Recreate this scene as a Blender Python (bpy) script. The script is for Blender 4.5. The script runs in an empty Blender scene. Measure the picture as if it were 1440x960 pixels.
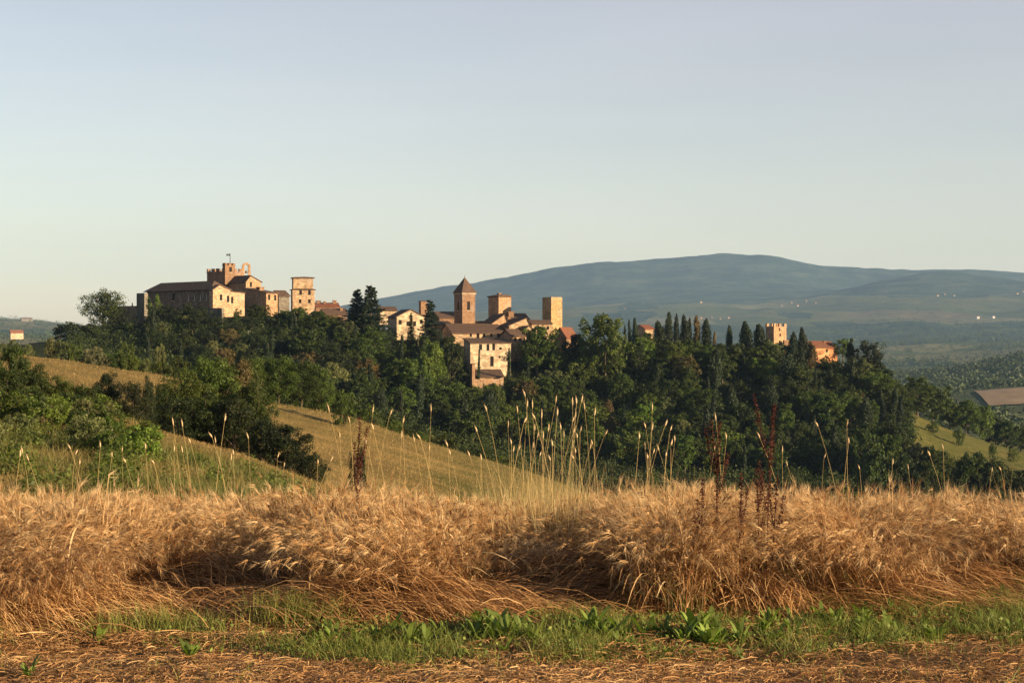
import bpy, math, random
import numpy as np
from mathutils import Vector

rng = np.random.default_rng(7)
random.seed(7)
S = bpy.context.scene
COL = S.collection
PI = math.pi
R = math.radians
F = 2400.0            # focal length in reference pixels (1440 wide)
CAMZ = 1.9

# ------------------------------------------------------------------ helpers
def mesh_np(name, V, faces, mat=None, attrs=None, smooth=False):
    """faces: list of int arrays (n,3) / (n,4); attrs: name -> per vertex floats"""
    me = bpy.data.meshes.new(name)
    V = np.asarray(V, dtype=np.float32)
    faces = [np.asarray(f, dtype=np.int32) for f in faces if len(f)]
    tot = [np.full(len(f), f.shape[1], dtype=np.int32) for f in faces]
    loops = np.concatenate([f.ravel() for f in faces])
    tot = np.concatenate(tot)
    start = np.concatenate([[0], np.cumsum(tot)[:-1]]).astype(np.int32)
    me.vertices.add(len(V)); me.vertices.foreach_set('co', V.ravel())
    me.loops.add(len(loops)); me.loops.foreach_set('vertex_index', loops)
    me.polygons.add(len(tot)); me.polygons.foreach_set('loop_start', start)
    me.polygons.foreach_set('loop_total', tot)
    if smooth:
        me.polygons.foreach_set('use_smooth', np.ones(len(tot), dtype=bool))
    for k, a in (attrs or {}).items():
        at = me.attributes.new(k, 'FLOAT', 'POINT')
        at.data.foreach_set('value', np.asarray(a, dtype=np.float32))
    me.update(calc_edges=True)
    if mat: me.materials.append(mat)
    return me

def ob(name, me, parent=None):
    o = bpy.data.objects.new(name, me)
    COL.objects.link(o)
    if parent: o.parent = parent
    return o

def tag(o, label=None, cat=None, group=None, kind=None):
    if label: o['label'] = label
    if cat: o['category'] = cat
    if group: o['group'] = group
    if kind: o['kind'] = kind
    return o

def empty(name, loc, rz=0.0):
    o = bpy.data.objects.new(name, None)
    COL.objects.link(o)
    o.location = loc; o.rotation_euler = (0, 0, rz)
    o.empty_display_size = 0.5
    return o

def hash2(ix, iy, seed):
    n = (ix.astype(np.int64) * 374761393 + iy.astype(np.int64) * 668265263 + seed * 1442695041) & 0xffffffff
    n = ((n ^ (n >> 13)) * 1274126177) & 0xffffffff
    n = (n ^ (n >> 16)) & 0xffffffff
    return n.astype(np.float64) / 4294967295.0

def vnoise(x, y, seed=0):
    x = np.asarray(x, dtype=np.float64); y = np.asarray(y, dtype=np.float64)
    ix = np.floor(x); iy = np.floor(y)
    fx = x - ix; fy = y - iy
    fx = fx * fx * (3 - 2 * fx); fy = fy * fy * (3 - 2 * fy)
    a = hash2(ix, iy, seed); b = hash2(ix + 1, iy, seed)
    c = hash2(ix, iy + 1, seed); d = hash2(ix + 1, iy + 1, seed)
    return (a * (1 - fx) + b * fx) * (1 - fy) + (c * (1 - fx) + d * fx) * fy

def fbm(x, y, seed=0, octv=4):
    s = 0; a = 0.5; t = 0
    for i in range(octv):
        s = s + a * vnoise(np.asarray(x) * 2 ** i, np.asarray(y) * 2 ** i, seed + i * 17); t += a; a *= 0.5
    return s / t

def sstep(a, b, x):
    t = np.clip((np.asarray(x, dtype=np.float64) - a) / (b - a), 0, 1)
    return t * t * (3 - 2 * t)

# ------------------------------------------------------------------ terrain profile
# each row: depth, then (reference column, reference line) of the bare ground at that depth
ROWS = [
 (2.0,  [(0, None)]),
 (12.5, [(0, None)]),
 (22,   [(0, 790), (1440, 792)]),
 (34,   [(-400, 750), (0, 735), (300, 730), (500, 735), (720, 760), (1440, 765)]),
 (50,   [(-400, 690), (0, 702), (260, 704), (440, 716), (560, 740), (760, 800), (1440, 840)]),
 (75,   [(-400, 600), (0, 625), (200, 646), (330, 676), (420, 700), (520, 735), (640, 775), (800, 850), (1440, 900)]),
 (100,  [(-400, 545), (0, 568), (110, 580), (200, 598), (340, 640), (470, 692), (600, 760), (800, 830), (1440, 920)]),
 (125,  [(-400, 560), (0, 585), (110, 600), (200, 632), (340, 676), (470, 722), (600, 775), (800, 850), (1440, 940)]),
 (160,  [(-400, 520), (0, 550), (110, 565), (215, 592), (370, 640), (480, 672), (600, 705), (740, 745), (860, 800), (1440, 930)]),
 (220,  [(-400, 480), (0, 497), (30, 501), (100, 508), (215, 526), (370, 566), (480, 586), (600, 624), (740, 664), (860, 715), (1440, 860)]),
 (300,  [(-400, 490), (0, 512), (215, 545), (370, 590), (480, 625), (600, 668), (740, 710), (860, 745), (1440, 800)]),
 (400,  [(-400, 495), (0, 512), (200, 540), (400, 585), (600, 650), (800, 715), (1000, 730), (1300, 735), (1440, 735)]),
 (480,  [(-400, 500), (0, 497), (100, 505), (200, 512), (400, 540), (600, 600), (800, 650), (1000, 660), (1200, 665), (1300, 660), (1440, 690)]),
 (520,  [(-400, 500), (0, 490), (80, 488), (130, 483), (200, 480), (300, 478), (400, 490), (480, 505), (600, 540), (700, 560), (800, 575), (1000, 580), (1180, 590), (1250, 590), (1290, 612), (1440, 660)]),
 (556,  [(-400, 500), (0, 487), (80, 480), (130, 468), (200, 455), (300, 447), (400, 445), (480, 460), (560, 475), (650, 490), (720, 496), (800, 497), (900, 500), (1000, 502), (1100, 505), (1180, 512), (1240, 545), (1275, 592), (1340, 612), (1440, 650), (1800, 720)]),
 (600,  [(-400, 505), (0, 490), (130, 472), (200, 452), (300, 444), (400, 444), (560, 470), (650, 484), (800, 490), (1000, 497), (1180, 508), (1240, 552), (1300, 592), (1440, 640), (1800, 700)]),
 (720,  [(-400, 520), (0, 510), (400, 520), (800, 560), (1100, 580), (1300, 615), (1440, 640), (1800, 680)]),
 (1000, [(-400, 530), (0, 520), (400, 540), (1100, 600), (1300, 605), (1440, 606), (1800, 610)]),
 (1300, [(-400, 520), (0, 512), (400, 530), (1100, 578), (1300, 578), (1440, 572), (1800, 570)]),
 (1600, [(-400, 505), (0, 500), (400, 520), (1100, 560), (1300, 554), (1440, 545), (1800, 540)]),
 (1900, [(-400, 500), (0, 496), (400, 515), (1100, 552), (1300, 545), (1440, 538), (1800, 530)]),
 (2500, [(-400, 485), (0, 484), (400, 500), (1100, 535), (1250, 532), (1340, 520), (1440, 500), (1800, 485)]),
 (3000, [(-400, 480), (0, 478), (400, 495), (1100, 525), (1300, 524), (1440, 516), (1800, 490)]),
 (4200, [(-400, 472), (0, 470), (400, 480), (1100, 503), (1300, 500), (1440, 494), (1800, 480)]),
 (5500, [(-400, 455), (0, 458), (100, 464), (400, 475), (1100, 488), (1300, 480), (1440, 478), (1800, 470)]),
 (6500, [(-400, 446), (0, 447), (50, 450), (100, 455), (150, 462), (300, 468), (700, 468), (1000, 462), (1300, 455), (1440, 452), (1800, 445)]),
 (7500, [(-400, 458), (0, 458), (300, 470), (700, 455), (850, 450), (1000, 446), (1200, 438), (1440, 438), (1800, 430)]),
 (8800, [(-400, 465), (0, 466), (400, 466), (700, 440), (850, 432), (1000, 428), (1150, 426), (1300, 415), (1440, 412), (1800, 410)]),
 (9800, [(-400, 470), (0, 470), (400, 455), (700, 432), (850, 424), (1000, 422), (1100, 420), (1150, 416), (1200, 404), (1260, 391), (1330, 386), (1440, 396), (1800, 400)]),
 (10800,[(-400, 472), (0, 472), (400, 452), (700, 424), (850, 410), (1000, 402), (1100, 404), (1200, 408), (1300, 402), (1440, 404), (1800, 405)]),
 (12500,[(-400, 474), (0, 474), (330, 460), (480, 432), (540, 420), (600, 410), (690, 398), (750, 386), (830, 374), (880, 370), (950, 365), (1000, 361), (1050, 360), (1080, 362), (1130, 370), (1200, 377), (1300, 380), (1440, 381), (1600, 385), (2000, 400)]),
 (14500,[(-400, 476), (0, 476), (400, 465), (800, 420), (1050, 405), (1440, 420), (2000, 440)]),
]
RY = np.array([r[0] for r in ROWS], dtype=np.float64)
LY = np.log(RY)

def row_z(i, px):
    Y, pts = ROWS[i]
    if pts[0][1] is None:
        return np.zeros_like(px)
    xs = np.array([p[0] for p in pts], float); ys = np.array([p[1] for p in pts], float)
    w = 14.0   # soften the corners of the profile
    py = sum(np.interp(px + d, xs, ys) for d in (-2 * w, -w, 0, w, 2 * w)) / 5.0
    return CAMZ + (480 - py) / F * Y

def ground_polar(px, Y):
    px = np.atleast_1d(np.asarray(px, float)); Y = np.atleast_1d(np.asarray(Y, float))
    shp = np.broadcast(px, Y).shape
    px = np.broadcast_to(px, shp).ravel(); Y = np.broadcast_to(Y, shp).ravel()
    Yc = np.clip(Y, RY[0], RY[-1])
    ly = np.log(Yc)
    out = np.zeros(len(Y))
    idx = np.clip(np.searchsorted(LY, ly) - 1, 0, len(LY) - 2)
    for i in np.unique(idx):
        m = idx == i
        p = px[m]
        z0 = row_z(i, p); z1 = row_z(i + 1, p)
        h = LY[i + 1] - LY[i]
        d = (z1 - z0) / h
        def hm(a, b):
            return np.where(a * b > 0, 2 * a * b / (a + b + 1e-12), 0)
        if i > 0: m0 = hm((z0 - row_z(i - 1, p)) / (LY[i] - LY[i - 1]), d)
        else: m0 = d * 0
        if i + 2 < len(LY): m1 = hm(d, (row_z(i + 2, p) - z1) / (LY[i + 2] - LY[i + 1]))
        else: m1 = d
        t = (ly[m] - LY[i]) / h
        t2 = t * t; t3 = t2 * t
        out[m] = (2 * t3 - 3 * t2 + 1) * z0 + (t3 - 2 * t2 + t) * h * m0 + (-2 * t3 + 3 * t2) * z1 + (t3 - t2) * h * m1
    return out.reshape(shp)

def ground(x, y):
    x = np.atleast_1d(np.asarray(x, float)); y = np.atleast_1d(np.asarray(y, float))
    r = np.hypot(x, y); th = np.arctan2(x, y)
    at = np.abs(th)
    thc = np.where(at < 1.0, at, 1.0 - (at - 1.0) / (PI - 1.0))
    Y = r * np.cos(np.minimum(at, 1.0))
    px = 720 + F * np.tan(thc) * np.sign(th)
    z = ground_polar(px, Y)
    # relief: small bumps close by, ravines and folds far away
    k = sstep(14, 60, Y)
    z = z + (fbm(x / 1.3, y / 1.3, 3, 3) - 0.5) * 0.10
    z = z + k * (fbm(x / 11, y / 11, 5, 3) - 0.5) * 1.0 * sstep(20, 120, Y)
    kf = sstep(900, 5000, Y)
    z = z + kf * (fbm(x / 620, y / 900, 9, 5) - 0.5) * 85 * sstep(900, 9000, Y)
    z = z + kf * (fbm(x / 160, y / 220, 11, 3) - 0.5) * 14
    return z

def gz(x, y): return float(ground(x, y)[0])

def at(px, py, Y):
    return Vector(((px - 720) / F * Y, Y, CAMZ + (480 - py) / F * Y))

# ------------------------------------------------------------------ materials
class NT:
    def __init__(s, name):
        s.m = bpy.data.materials.new(name); s.m.use_nodes = True
        s.t = s.m.node_tree; s.t.nodes.clear()
        s.out = s.n('ShaderNodeOutputMaterial')
    def n(s, typ, **kw):
        nd = s.t.nodes.new(typ)
        for k, v in kw.items(): setattr(nd, k, v)
        return nd
    def l(s, a, b): s.t.links.new(a, b)
    def val(s, sock, v):
        if hasattr(v, 'is_linked') or isinstance(v, bpy.types.NodeSocket): s.l(v, sock)
        else: sock.default_value = v
    def mix(s, fac, a, b, blend='MIX'):
        nd = s.n('ShaderNodeMix', data_type='RGBA', blend_type=blend)
        s.val(nd.inputs['Factor'], fac)
        s.val(nd.inputs[6], a if not isinstance(a, tuple) else (*a, 1)); s.val(nd.inputs[7], b if not isinstance(b, tuple) else (*b, 1))
        return nd.outputs[2]
    def math(s, op, a, b=None, clamp=False):
        nd = s.n('ShaderNodeMath', operation=op, use_clamp=clamp)
        s.val(nd.inputs[0], a)
        if b is not None: s.val(nd.inputs[1], b)
        return nd.outputs[0]
    def noise(s, vec, scale, detail=4, rough=0.55, dist=0.0):
        nd = s.n('ShaderNodeTexNoise'); nd.inputs['Scale'].default_value = scale
        nd.inputs['Detail'].default_value = detail; nd.inputs['Roughness'].default_value = rough
        nd.inputs['Distortion'].default_value = dist
        if vec is not None: s.l(vec, nd.inputs['Vector'])
        return nd.outputs['Fac']
    def ramp(s, fac, stops):
        nd = s.n('ShaderNodeValToRGB')
        e = nd.color_ramp.elements
        while len(e) < len(stops): e.new(0.5)
        for i, (p, c) in enumerate(stops):
            e[i].position = p; e[i].color = (*c, 1) if len(c) == 3 else c
        s.l(fac, nd.inputs[0]); return nd.outputs[0]
    def attr(s, name):
        nd = s.n('ShaderNodeAttribute'); nd.attribute_name = name; return nd.outputs['Fac']
    def pos(s): return s.n('ShaderNodeNewGeometry').outputs['Position']
    def obj(s): return s.n('ShaderNodeTexCoord').outputs['Object']
    def bsdf(s, col, rough=0.85, spec=0.2, normal=None):
        b = s.n('ShaderNodeBsdfPrincipled')
        s.val(b.inputs['Base Color'], (*col, 1) if isinstance(col, tuple) else col)
        s.val(b.inputs['Roughness'], rough); b.inputs['Specular IOR Level'].default_value = spec
        if normal is not None: s.l(normal, b.inputs['Normal'])
        return b.outputs[0]
    def bump(s, h, strength=0.4, dist=0.1):
        b = s.n('ShaderNodeBump'); b.inputs['Strength'].default_value = strength; b.inputs['Distance'].default_value = dist
        s.l(h, b.inputs['Height']); return b.outputs[0]
    def done(s, sh): s.l(sh, s.out.inputs['Surface']); return s.m

def leaf_mat(name, use_obj=True, base=None, trans=0.35, gain=1.0, yellow=0.25):
    """foliage: object colour (one hue per plant) varied per clump by the tint attribute, part translucent"""
    n = NT(name)
    t = n.attr('tint')
    if use_obj:
        oi = n.n('ShaderNodeObjectInfo'); c = oi.outputs['Color']
    else:
        rgb = n.n('ShaderNodeRGB'); rgb.outputs[0].default_value = (*base, 1); c = rgb.outputs[0]
    v = n.math('MULTIPLY_ADD', t, 0.9); v.node.inputs[2].default_value = 0.55
    cc = n.n('ShaderNodeCombineColor'); 
    for i in range(3): n.l(v, cc.inputs[i])
    c2 = n.mix(1.0, c, cc.outputs[0], 'MULTIPLY')
    c3 = n.mix(n.math('MULTIPLY', n.math('SUBTRACT', t, 0.55, True), yellow * 2.2), c2, (0.115 * gain, 0.125 * gain, 0.022 * gain))
    d = n.bsdf(c3, 0.6, 0.25)
    tr = n.n('ShaderNodeBsdfTranslucent')
    warm = n.mix(1.0, c3, (1.0, 1.25, 0.4), 'MULTIPLY'); n.l(warm, tr.inputs['Color'])
    mx = n.n('ShaderNodeMixShader'); mx.inputs[0].default_value = trans
    n.l(d, mx.inputs[1]); n.l(tr.outputs[0], mx.inputs[2])
    return n.done(mx.outputs[0])

def straw_mat(name, a, b, c, trans=0.3, green=None):
    n = NT(name)
    t = n.attr('tint')
    col = n.ramp(t, [(0.0, a), (0.5, b), (1.0, c)])
    if green:
        col = n.mix(n.attr('green'), col, green)
    d = n.bsdf(col, 0.55, 0.25)
    tr = n.n('ShaderNodeBsdfTranslucent'); n.l(col, tr.inputs['Color'])
    mx = n.n('ShaderNodeMixShader'); mx.inputs[0].default_value = trans
    n.l(d, mx.inputs[1]); n.l(tr.outputs[0], mx.inputs[2])
    return n.done(mx.outputs[0])

def wall_mat(name, a, b, block=0.5, stain=(0.12, 0.09, 0.06), stainamt=0.35):
    n = NT(name)
    o = n.obj()
    f1 = n.noise(o, 0.35, 6, 0.65)
    col = n.mix(n.ramp(f1, [(0.35, (0, 0, 0)), (0.65, (1, 1, 1))]), a, b)
    br = n.n('ShaderNodeTexVoronoi'); br.inputs['Scale'].default_value = 1.0 / block
    mp = n.n('ShaderNodeMapping'); mp.inputs['Scale'].default_value = (1, 1, 2.2); n.l(o, mp.inputs['Vector']); n.l(mp.outputs[0], br.inputs['Vector'])
    hs = n.n('ShaderNodeSeparateColor'); n.l(br.outputs['Color'], hs.inputs[0])
    k = n.math('MULTIPLY_ADD', hs.outputs[0], 0.75); k.node.inputs[2].default_value = 0.58
    cc = n.n('ShaderNodeCombineColor')
    for i in range(3): n.l(k, cc.inputs[i])
    col = n.mix(1.0, col, cc.outputs[0], 'MULTIPLY')
    mp2 = n.n('ShaderNodeMapping'); mp2.inputs['Scale'].default_value = (1.1, 1.1, 0.16); n.l(o, mp2.inputs['Vector'])
    st = n.ramp(n.noise(mp2.outputs[0], 0.9, 5, 0.65), [(0.46, (0, 0, 0)), (0.68, (min(1, stainamt * 1.6),) * 3)])
    col = n.mix(st, col, stain)
    rep = n.ramp(n.noise(o, 0.22, 3, 0.5, 1.5), [(0.56, (0, 0, 0)), (0.6, (0.45, 0.45, 0.45))])
    col = n.mix(rep, col, tuple(min(0.7, 0.62 * x + 0.12) for x in b))
    nm = n.bump(n.noise(o, 3.0, 4), 0.6, 0.1)
    return n.done(n.bsdf(col, 0.92, 0.1, nm))

def roof_mat(name, a, b):
    n = NT(name)
    o = n.obj()
    col = n.mix(n.ramp(n.noise(o, 0.8, 6, 0.7), [(0.35, (0, 0, 0)), (0.68, (1, 1, 1))]), a, b)
    lich = n.ramp(n.noise(o, 0.25, 4, 0.6), [(0.5, (0, 0, 0)), (0.7, (0.5, 0.5, 0.5))])
    col = n.mix(lich, col, (0.115, 0.09, 0.058))
    w = n.n('ShaderNodeTexWave'); w.inputs['Scale'].default_value = 1.3; w.inputs['Distortion'].default_value = 0.6
    n.l(o, w.inputs['Vector'])
    nm = n.bump(w.outputs['Fac'], 0.6, 0.08)
    return n.done(n.bsdf(col, 0.9, 0.15, nm))

def plain_mat(name, col, rough=0.7, spec=0.3, var=0.25, scale=8.0):
    n = NT(name)
    f = n.noise(n.obj(), scale, 4)
    c2 = tuple(x * (1 - var) for x in col); c1 = tuple(min(1, x * (1 + var)) for x in col)
    return n.done(n.bsdf(n.mix(f, c2, c1), rough, spec))

M = {}
M['leaf'] = leaf_mat('leaf_foliage')
M['cypress'] = leaf_mat('cypress_foliage', trans=0.12, yellow=0.1)
M['bark'] = plain_mat('bark', (0.10, 0.075, 0.05), 0.95, 0.1, 0.5, 3.0)
M['brick'] = wall_mat('brick_wall', (0.195, 0.108, 0.060), (0.27, 0.155, 0.09), 0.35)
M['brick_pale'] = wall_mat('pale_brick_wall', (0.34, 0.195, 0.105), (0.42, 0.26, 0.145), 0.4)
M['stone'] = wall_mat('rubble_wall', (0.40, 0.29, 0.19), (0.56, 0.43, 0.29), 0.7)
M['greystone'] = wall_mat('grey_stone_wall', (0.13, 0.11, 0.085), (0.2, 0.17, 0.13), 0.7)
M['ochre'] = wall_mat('ochre_tower_wall', (0.34, 0.215, 0.095), (0.40, 0.27, 0.13), 0.5)
M['shadestone'] = wall_mat('shade_toned_stone_wall', (0.14, 0.088, 0.062), (0.205, 0.135, 0.092), 0.7)  # stone colour darkened to carry the shade of the palace facade
M['cream'] = wall_mat('cream_plaster', (0.45, 0.32, 0.20), (0.52, 0.385, 0.25), 1.5, stainamt=0.25)
M['tan'] = wall_mat('tan_plaster', (0.375, 0.24, 0.135), (0.45, 0.30, 0.18), 0.9, stainamt=0.3)
M['orange'] = wall_mat('orange_plaster', (0.48, 0.20, 0.085), (0.54, 0.245, 0.115), 2.0, stainamt=0.2)
M['white'] = wall_mat('white_plaster', (0.36, 0.34, 0.30), (0.42, 0.39, 0.35), 2.0, stainamt=0.1)
M['tile'] = roof_mat('roof_tiles', (0.085, 0.052, 0.037), (0.135, 0.08, 0.053))
M['tile_red'] = roof_mat('red_roof_tiles', (0.17, 0.062, 0.036), (0.23, 0.09, 0.05))
M['pane'] = plain_mat('dark_opening', (0.022, 0.018, 0.015), 0.8, 0.1, 0.3, 2.0)
M['pale_pane'] = plain_mat('pale_opening', (0.45, 0.42, 0.40), 0.6, 0.3, 0.2, 2.0)
M['trim'] = plain_mat('stone_trim', (0.5, 0.38, 0.25), 0.9, 0.1, 0.2, 2.0)
M['metal'] = plain_mat('dark_iron', (0.05, 0.05, 0.05), 0.5, 0.4)
M['post'] = plain_mat('grey_post', (0.2, 0.2, 0.19), 0.6, 0.3)
M['flagcloth'] = plain_mat('flag_cloth', (0.10, 0.11, 0.14), 0.9, 0.1)
M['bell'] = plain_mat('bronze_bell', (0.10, 0.06, 0.03), 0.4, 0.5)

# ------------------------------------------------------------------ terrain mesh
def zones(px, Y, x, y):
    """how dry, how wooded, how green the land is (a map of the place)"""
    n1 = fbm(x / 16, y / 16, 21, 4); n2 = fbm(x / 90, y / 90, 23, 4)
    dry = np.zeros_like(x); wood = np.zeros_like(x); green = np.zeros_like(x)
    # near slope with scrub, dry hayfield behind, wooded town hill
    m = (Y < 118); green[m] = np.clip(0.25 + 1.1 * (n1[m] - 0.35), 0, 1)
    m = (Y > 91) & (Y < 112) & (px > 195) & (px < 520); green[m] = 0.0
    m = (Y >= 118) & (Y < 290); green[m] = np.clip((n1[m] - 0.5) * 0.9, 0, 0.35) + 0.35 * sstep(480, 700, px[m])
    m = (Y >= 290) & (Y < 900) & (px > 1240); green[m] = 0.0
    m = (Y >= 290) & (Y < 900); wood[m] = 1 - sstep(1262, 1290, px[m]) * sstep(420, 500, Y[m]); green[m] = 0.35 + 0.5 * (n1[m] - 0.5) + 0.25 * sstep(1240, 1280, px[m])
    return green, wood

def build_terrain():
    thf = np.concatenate([np.linspace(-PI, -1.2, 30, endpoint=False), np.linspace(-1.2, -0.36, 70, endpoint=False),
                          np.linspace(-0.36, 0.36, 400, endpoint=False), np.linspace(0.36, 1.2, 70, endpoint=False), np.linspace(1.2, PI, 31)])
    rr = np.concatenate([np.geomspace(1.5, 45, 150, endpoint=False), np.geomspace(45, 900, 230, endpoint=False), np.geomspace(900, 15000, 260)])
    i1, i2 = 150, 380
    TH, RR = np.meshgrid(thf, rr)
    x = RR * np.sin(TH); y = RR * np.cos(TH)
    z = ground(x.ravel(), y.ravel()).reshape(x.shape)
    nth = len(thf)
    V = np.stack([x, y, z], -1)
    Y = (RR * np.cos(np.minimum(np.abs(TH), 1.0)))
    PX = 720 + F * np.tan(np.clip(TH, -1, 1))
    g, w = zones(PX.ravel(), Y.ravel(), x.ravel(), y.ravel())
    PY = 480 - (V[..., 2] - CAMZ) / np.maximum(Y, 1) * F
    def sheet(name, a, b, mat, label=None):
        sub = V[a:b + 1].reshape(-1, 3)
        nr = b - a + 1
        ii, jj = np.meshgrid(np.arange(nr - 1), np.arange(nth - 1), indexing='ij')
        q = np.stack([ii * nth + jj, (ii + 1) * nth + jj, (ii + 1) * nth + jj + 1, ii * nth + jj + 1], -1).reshape(-1, 4)[:, ::-1]
        sl = slice(a * nth, (b + 1) * nth)
        # far land: woods and fields by line of hills
        pyr = PY.ravel()[sl]; Yr = Y.ravel()[sl]; pxr = PX.ravel()[sl]
        woodm = w[sl].copy()
        far = Yr > 900
        nz = fbm(sub[:, 0] / 420, sub[:, 1] / 900, 31, 4)
        wf = np.full(len(sub), 0.4)
        wf = np.where(Yr > 9200, 0.95, wf)                      # the mountain: all forest
        wf = np.where((Yr > 7600) & (Yr <= 9200), 0.36, wf); wf = np.maximum(wf, 0.95 * sstep(0, 500, Yr - 9300 + 1100 * sstep(1080, 1260, pxr) + 500 * (fbm(sub[:, 0] / 300, sub[:, 1] / 300, 37, 3) - 0.5)))
        wf = np.where((Yr > 6700) & (Yr <= 8000), 0.48, wf)
        wf = np.where((Yr > 5000) & (Yr <= 6700), 0.72, wf)
        wf = np.where((Yr > 2600) & (Yr <= 5000), 0.30, wf)
        wf = np.where((Yr > 1750) & (Yr <= 2600), 0.85, wf)
        wf = np.where((Yr > 900) & (Yr <= 1750), 0.25, wf)
        wf = np.where((pxr < 250) & (Yr > 900), 0.45, wf)
        woodm = np.where(far, sstep(0.47, 0.53, nz * 0.9 + wf - 0.45), woodm)
        me = mesh_np(name, sub, [q], mat, {'green': g[sl], 'wood': woodm}, smooth=True)
        o = ob(name, me); tag(o, label, None, None, 'structure')
        return o
    # --- ground materials
    n = NT('mown_ground'); p = n.pos()
    c = n.ramp(n.noise(p, 2.5, 6, 0.7), [(0.3, (0.10, 0.06, 0.03)), (0.5, (0.22, 0.13, 0.06)), (0.7, (0.33, 0.21, 0.10))])
    c = n.mix(n.ramp(n.noise(p, 14, 3), [(0.4, (0, 0, 0)), (0.6, (0.6, 0.6, 0.6))]), c, (0.10, 0.06, 0.03))
    gm = n.done(n.bsdf(c, 0.95, 0.05, n.bump(n.noise(p, 22, 5), 0.8, 0.05)))
    n = NT('hillside_grass'); p = n.pos()
    dryc = n.ramp(n.noise(p, 0.10, 8, 0.7), [(0.3, (0.17, 0.115, 0.04)), (0.5, (0.25, 0.165, 0.058)), (0.7, (0.33, 0.215, 0.08))])
    mpn = n.n('ShaderNodeMapping'); mpn.inputs['Rotation'].default_value = (0, 0, 0.5); mpn.inputs['Scale'].default_value = (0.15, 1.0, 1); n.l(p, mpn.inputs['Vector'])
    dryc = n.mix(n.ramp(n.noise(mpn.outputs[0], 0.28, 5, 0.65), [(0.42, (0, 0, 0)), (0.6, (0.55, 0.55, 0.55))]), dryc, (0.12, 0.10, 0.03))
    grnc = n.ramp(n.noise(p, 0.5, 6, 0.7), [(0.35, (0.06, 0.065, 0.016)), (0.55, (0.105, 0.10, 0.026)), (0.75, (0.19, 0.15, 0.045))])
    gmask = n.ramp(n.math('ADD', n.attr('green'), n.math('MULTIPLY', n.math('SUBTRACT', n.noise(p, 0.35, 5, 0.7), 0.5), 0.7)), [(0.2, (0, 0, 0)), (0.55, (1, 1, 1))])
    c = n.mix(gmask, dryc, grnc)
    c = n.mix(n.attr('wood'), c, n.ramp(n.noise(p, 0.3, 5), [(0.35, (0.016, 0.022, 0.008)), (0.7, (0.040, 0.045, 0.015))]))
    hm_ = n.done(n.bsdf(c, 0.95, 0.05, n.bump(n.noise(p, 1.6, 6, 0.7), 1.0, 0.5)))
    n = NT('far_land'); p = n.pos()
    mp = n.n('ShaderNodeMapping'); mp.inputs['Scale'].default_value = (1 / 420, 1 / 420, 0); mp.inputs['Rotation'].default_value = (0, 0, 0.35); n.l(p, mp.inputs['Vector'])
    vo = n.n('ShaderNodeTexVoronoi'); vo.inputs['Scale'].default_value = 1.0; vo.inputs['Randomness'].default_value = 0.9; n.l(mp.outputs[0], vo.inputs['Vector'])
    sc = n.n('ShaderNodeSeparateColor'); n.l(vo.outputs['Color'], sc.inputs[0])
    fld = n.ramp(sc.outputs[0], [(0.0, (0.035, 0.055, 0.025)), (0.3, (0.06, 0.08, 0.03)), (0.5, (0.10, 0.10, 0.045)), (0.75, (0.20, 0.17, 0.085)), (0.9, (0.085, 0.105, 0.04)), (1.0, (0.13, 0.095, 0.055))])
    fld = n.mix(0.35, fld, n.ramp(n.noise(p, 0.012, 6, 0.7), [(0.3, (0.045, 0.065, 0.03)), (0.7, (0.18, 0.165, 0.08))]))
    # hedgerows on the field edges
    v2 = n.n('ShaderNodeTexVoronoi'); v2.feature = 'DISTANCE_TO_EDGE'; v2.inputs['Randomness'].default_value = 0.9; n.l(mp.outputs[0], v2.inputs['Vector'])
    hedge = n.ramp(n.math('ADD', v2.outputs['Distance'], n.math('MULTIPLY', n.math('SUBTRACT', n.noise(p, 0.012, 4), 0.5), 0.16)), [(0.02, (1, 1, 1)), (0.05, (0, 0, 0))])
    fld = n.mix(n.math('MULTIPLY', hedge, 0.55), fld, (0.035, 0.05, 0.018))
    wd = n.ramp(n.noise(p, 0.0045, 10, 0.72), [(0.3, (0.012, 0.026, 0.020)), (0.48, (0.030, 0.050, 0.034)), (0.62, (0.072, 0.090, 0.052)), (0.75, (0.115, 0.12, 0.06))])  # extra blue in the forest colours adds to the mountain's haze tint
    wmask = n.ramp(n.math('ADD', n.attr('wood'), n.math('MULTIPLY', n.math('SUBTRACT', n.noise(p, 0.006, 6, 0.7), 0.5), 0.5)), [(0.42, (0, 0, 0)), (0.55, (1, 1, 1))])
    c = n.mix(wmask, fld, wd)
    fm = n.done(n.bsdf(c, 0.95, 0.05, n.bump(n.noise(p, 0.03, 6, 0.75), 1.0, 14.0)))
    sheet('ground', 0, i1, gm, 'brown mown ground under cut straw and weeds')
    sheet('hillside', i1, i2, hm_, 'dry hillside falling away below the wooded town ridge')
    sheet('far_hills', i2, len(rr) - 1, fm, 'hazy blue hills and patchwork fields beyond the town')

build_terrain()

# ------------------------------------------------------------------ vegetation meshes
def unit(v): return v / (np.linalg.norm(v, axis=-1, keepdims=True) + 1e-9)

def leaf_quads(P, N, size, aspect=0.6, rg=rng, up=None):
    """diamond leaves at P facing N"""
    n = len(P)
    a = rg.normal(size=(n, 3)) if up is None else up + rg.normal(size=(n, 3)) * 0.25
    U = unit(a - N * np.sum(a * N, -1, keepdims=True)); W = np.cross(N, U)
    s = size[:, None] if np.ndim(size) else size
    V = np.stack([P - U * s, P + W * s * aspect, P + U * s, P - W * s * aspect], 1)
    return V.reshape(-1, 3), np.arange(n * 4).reshape(-1, 4)

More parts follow.
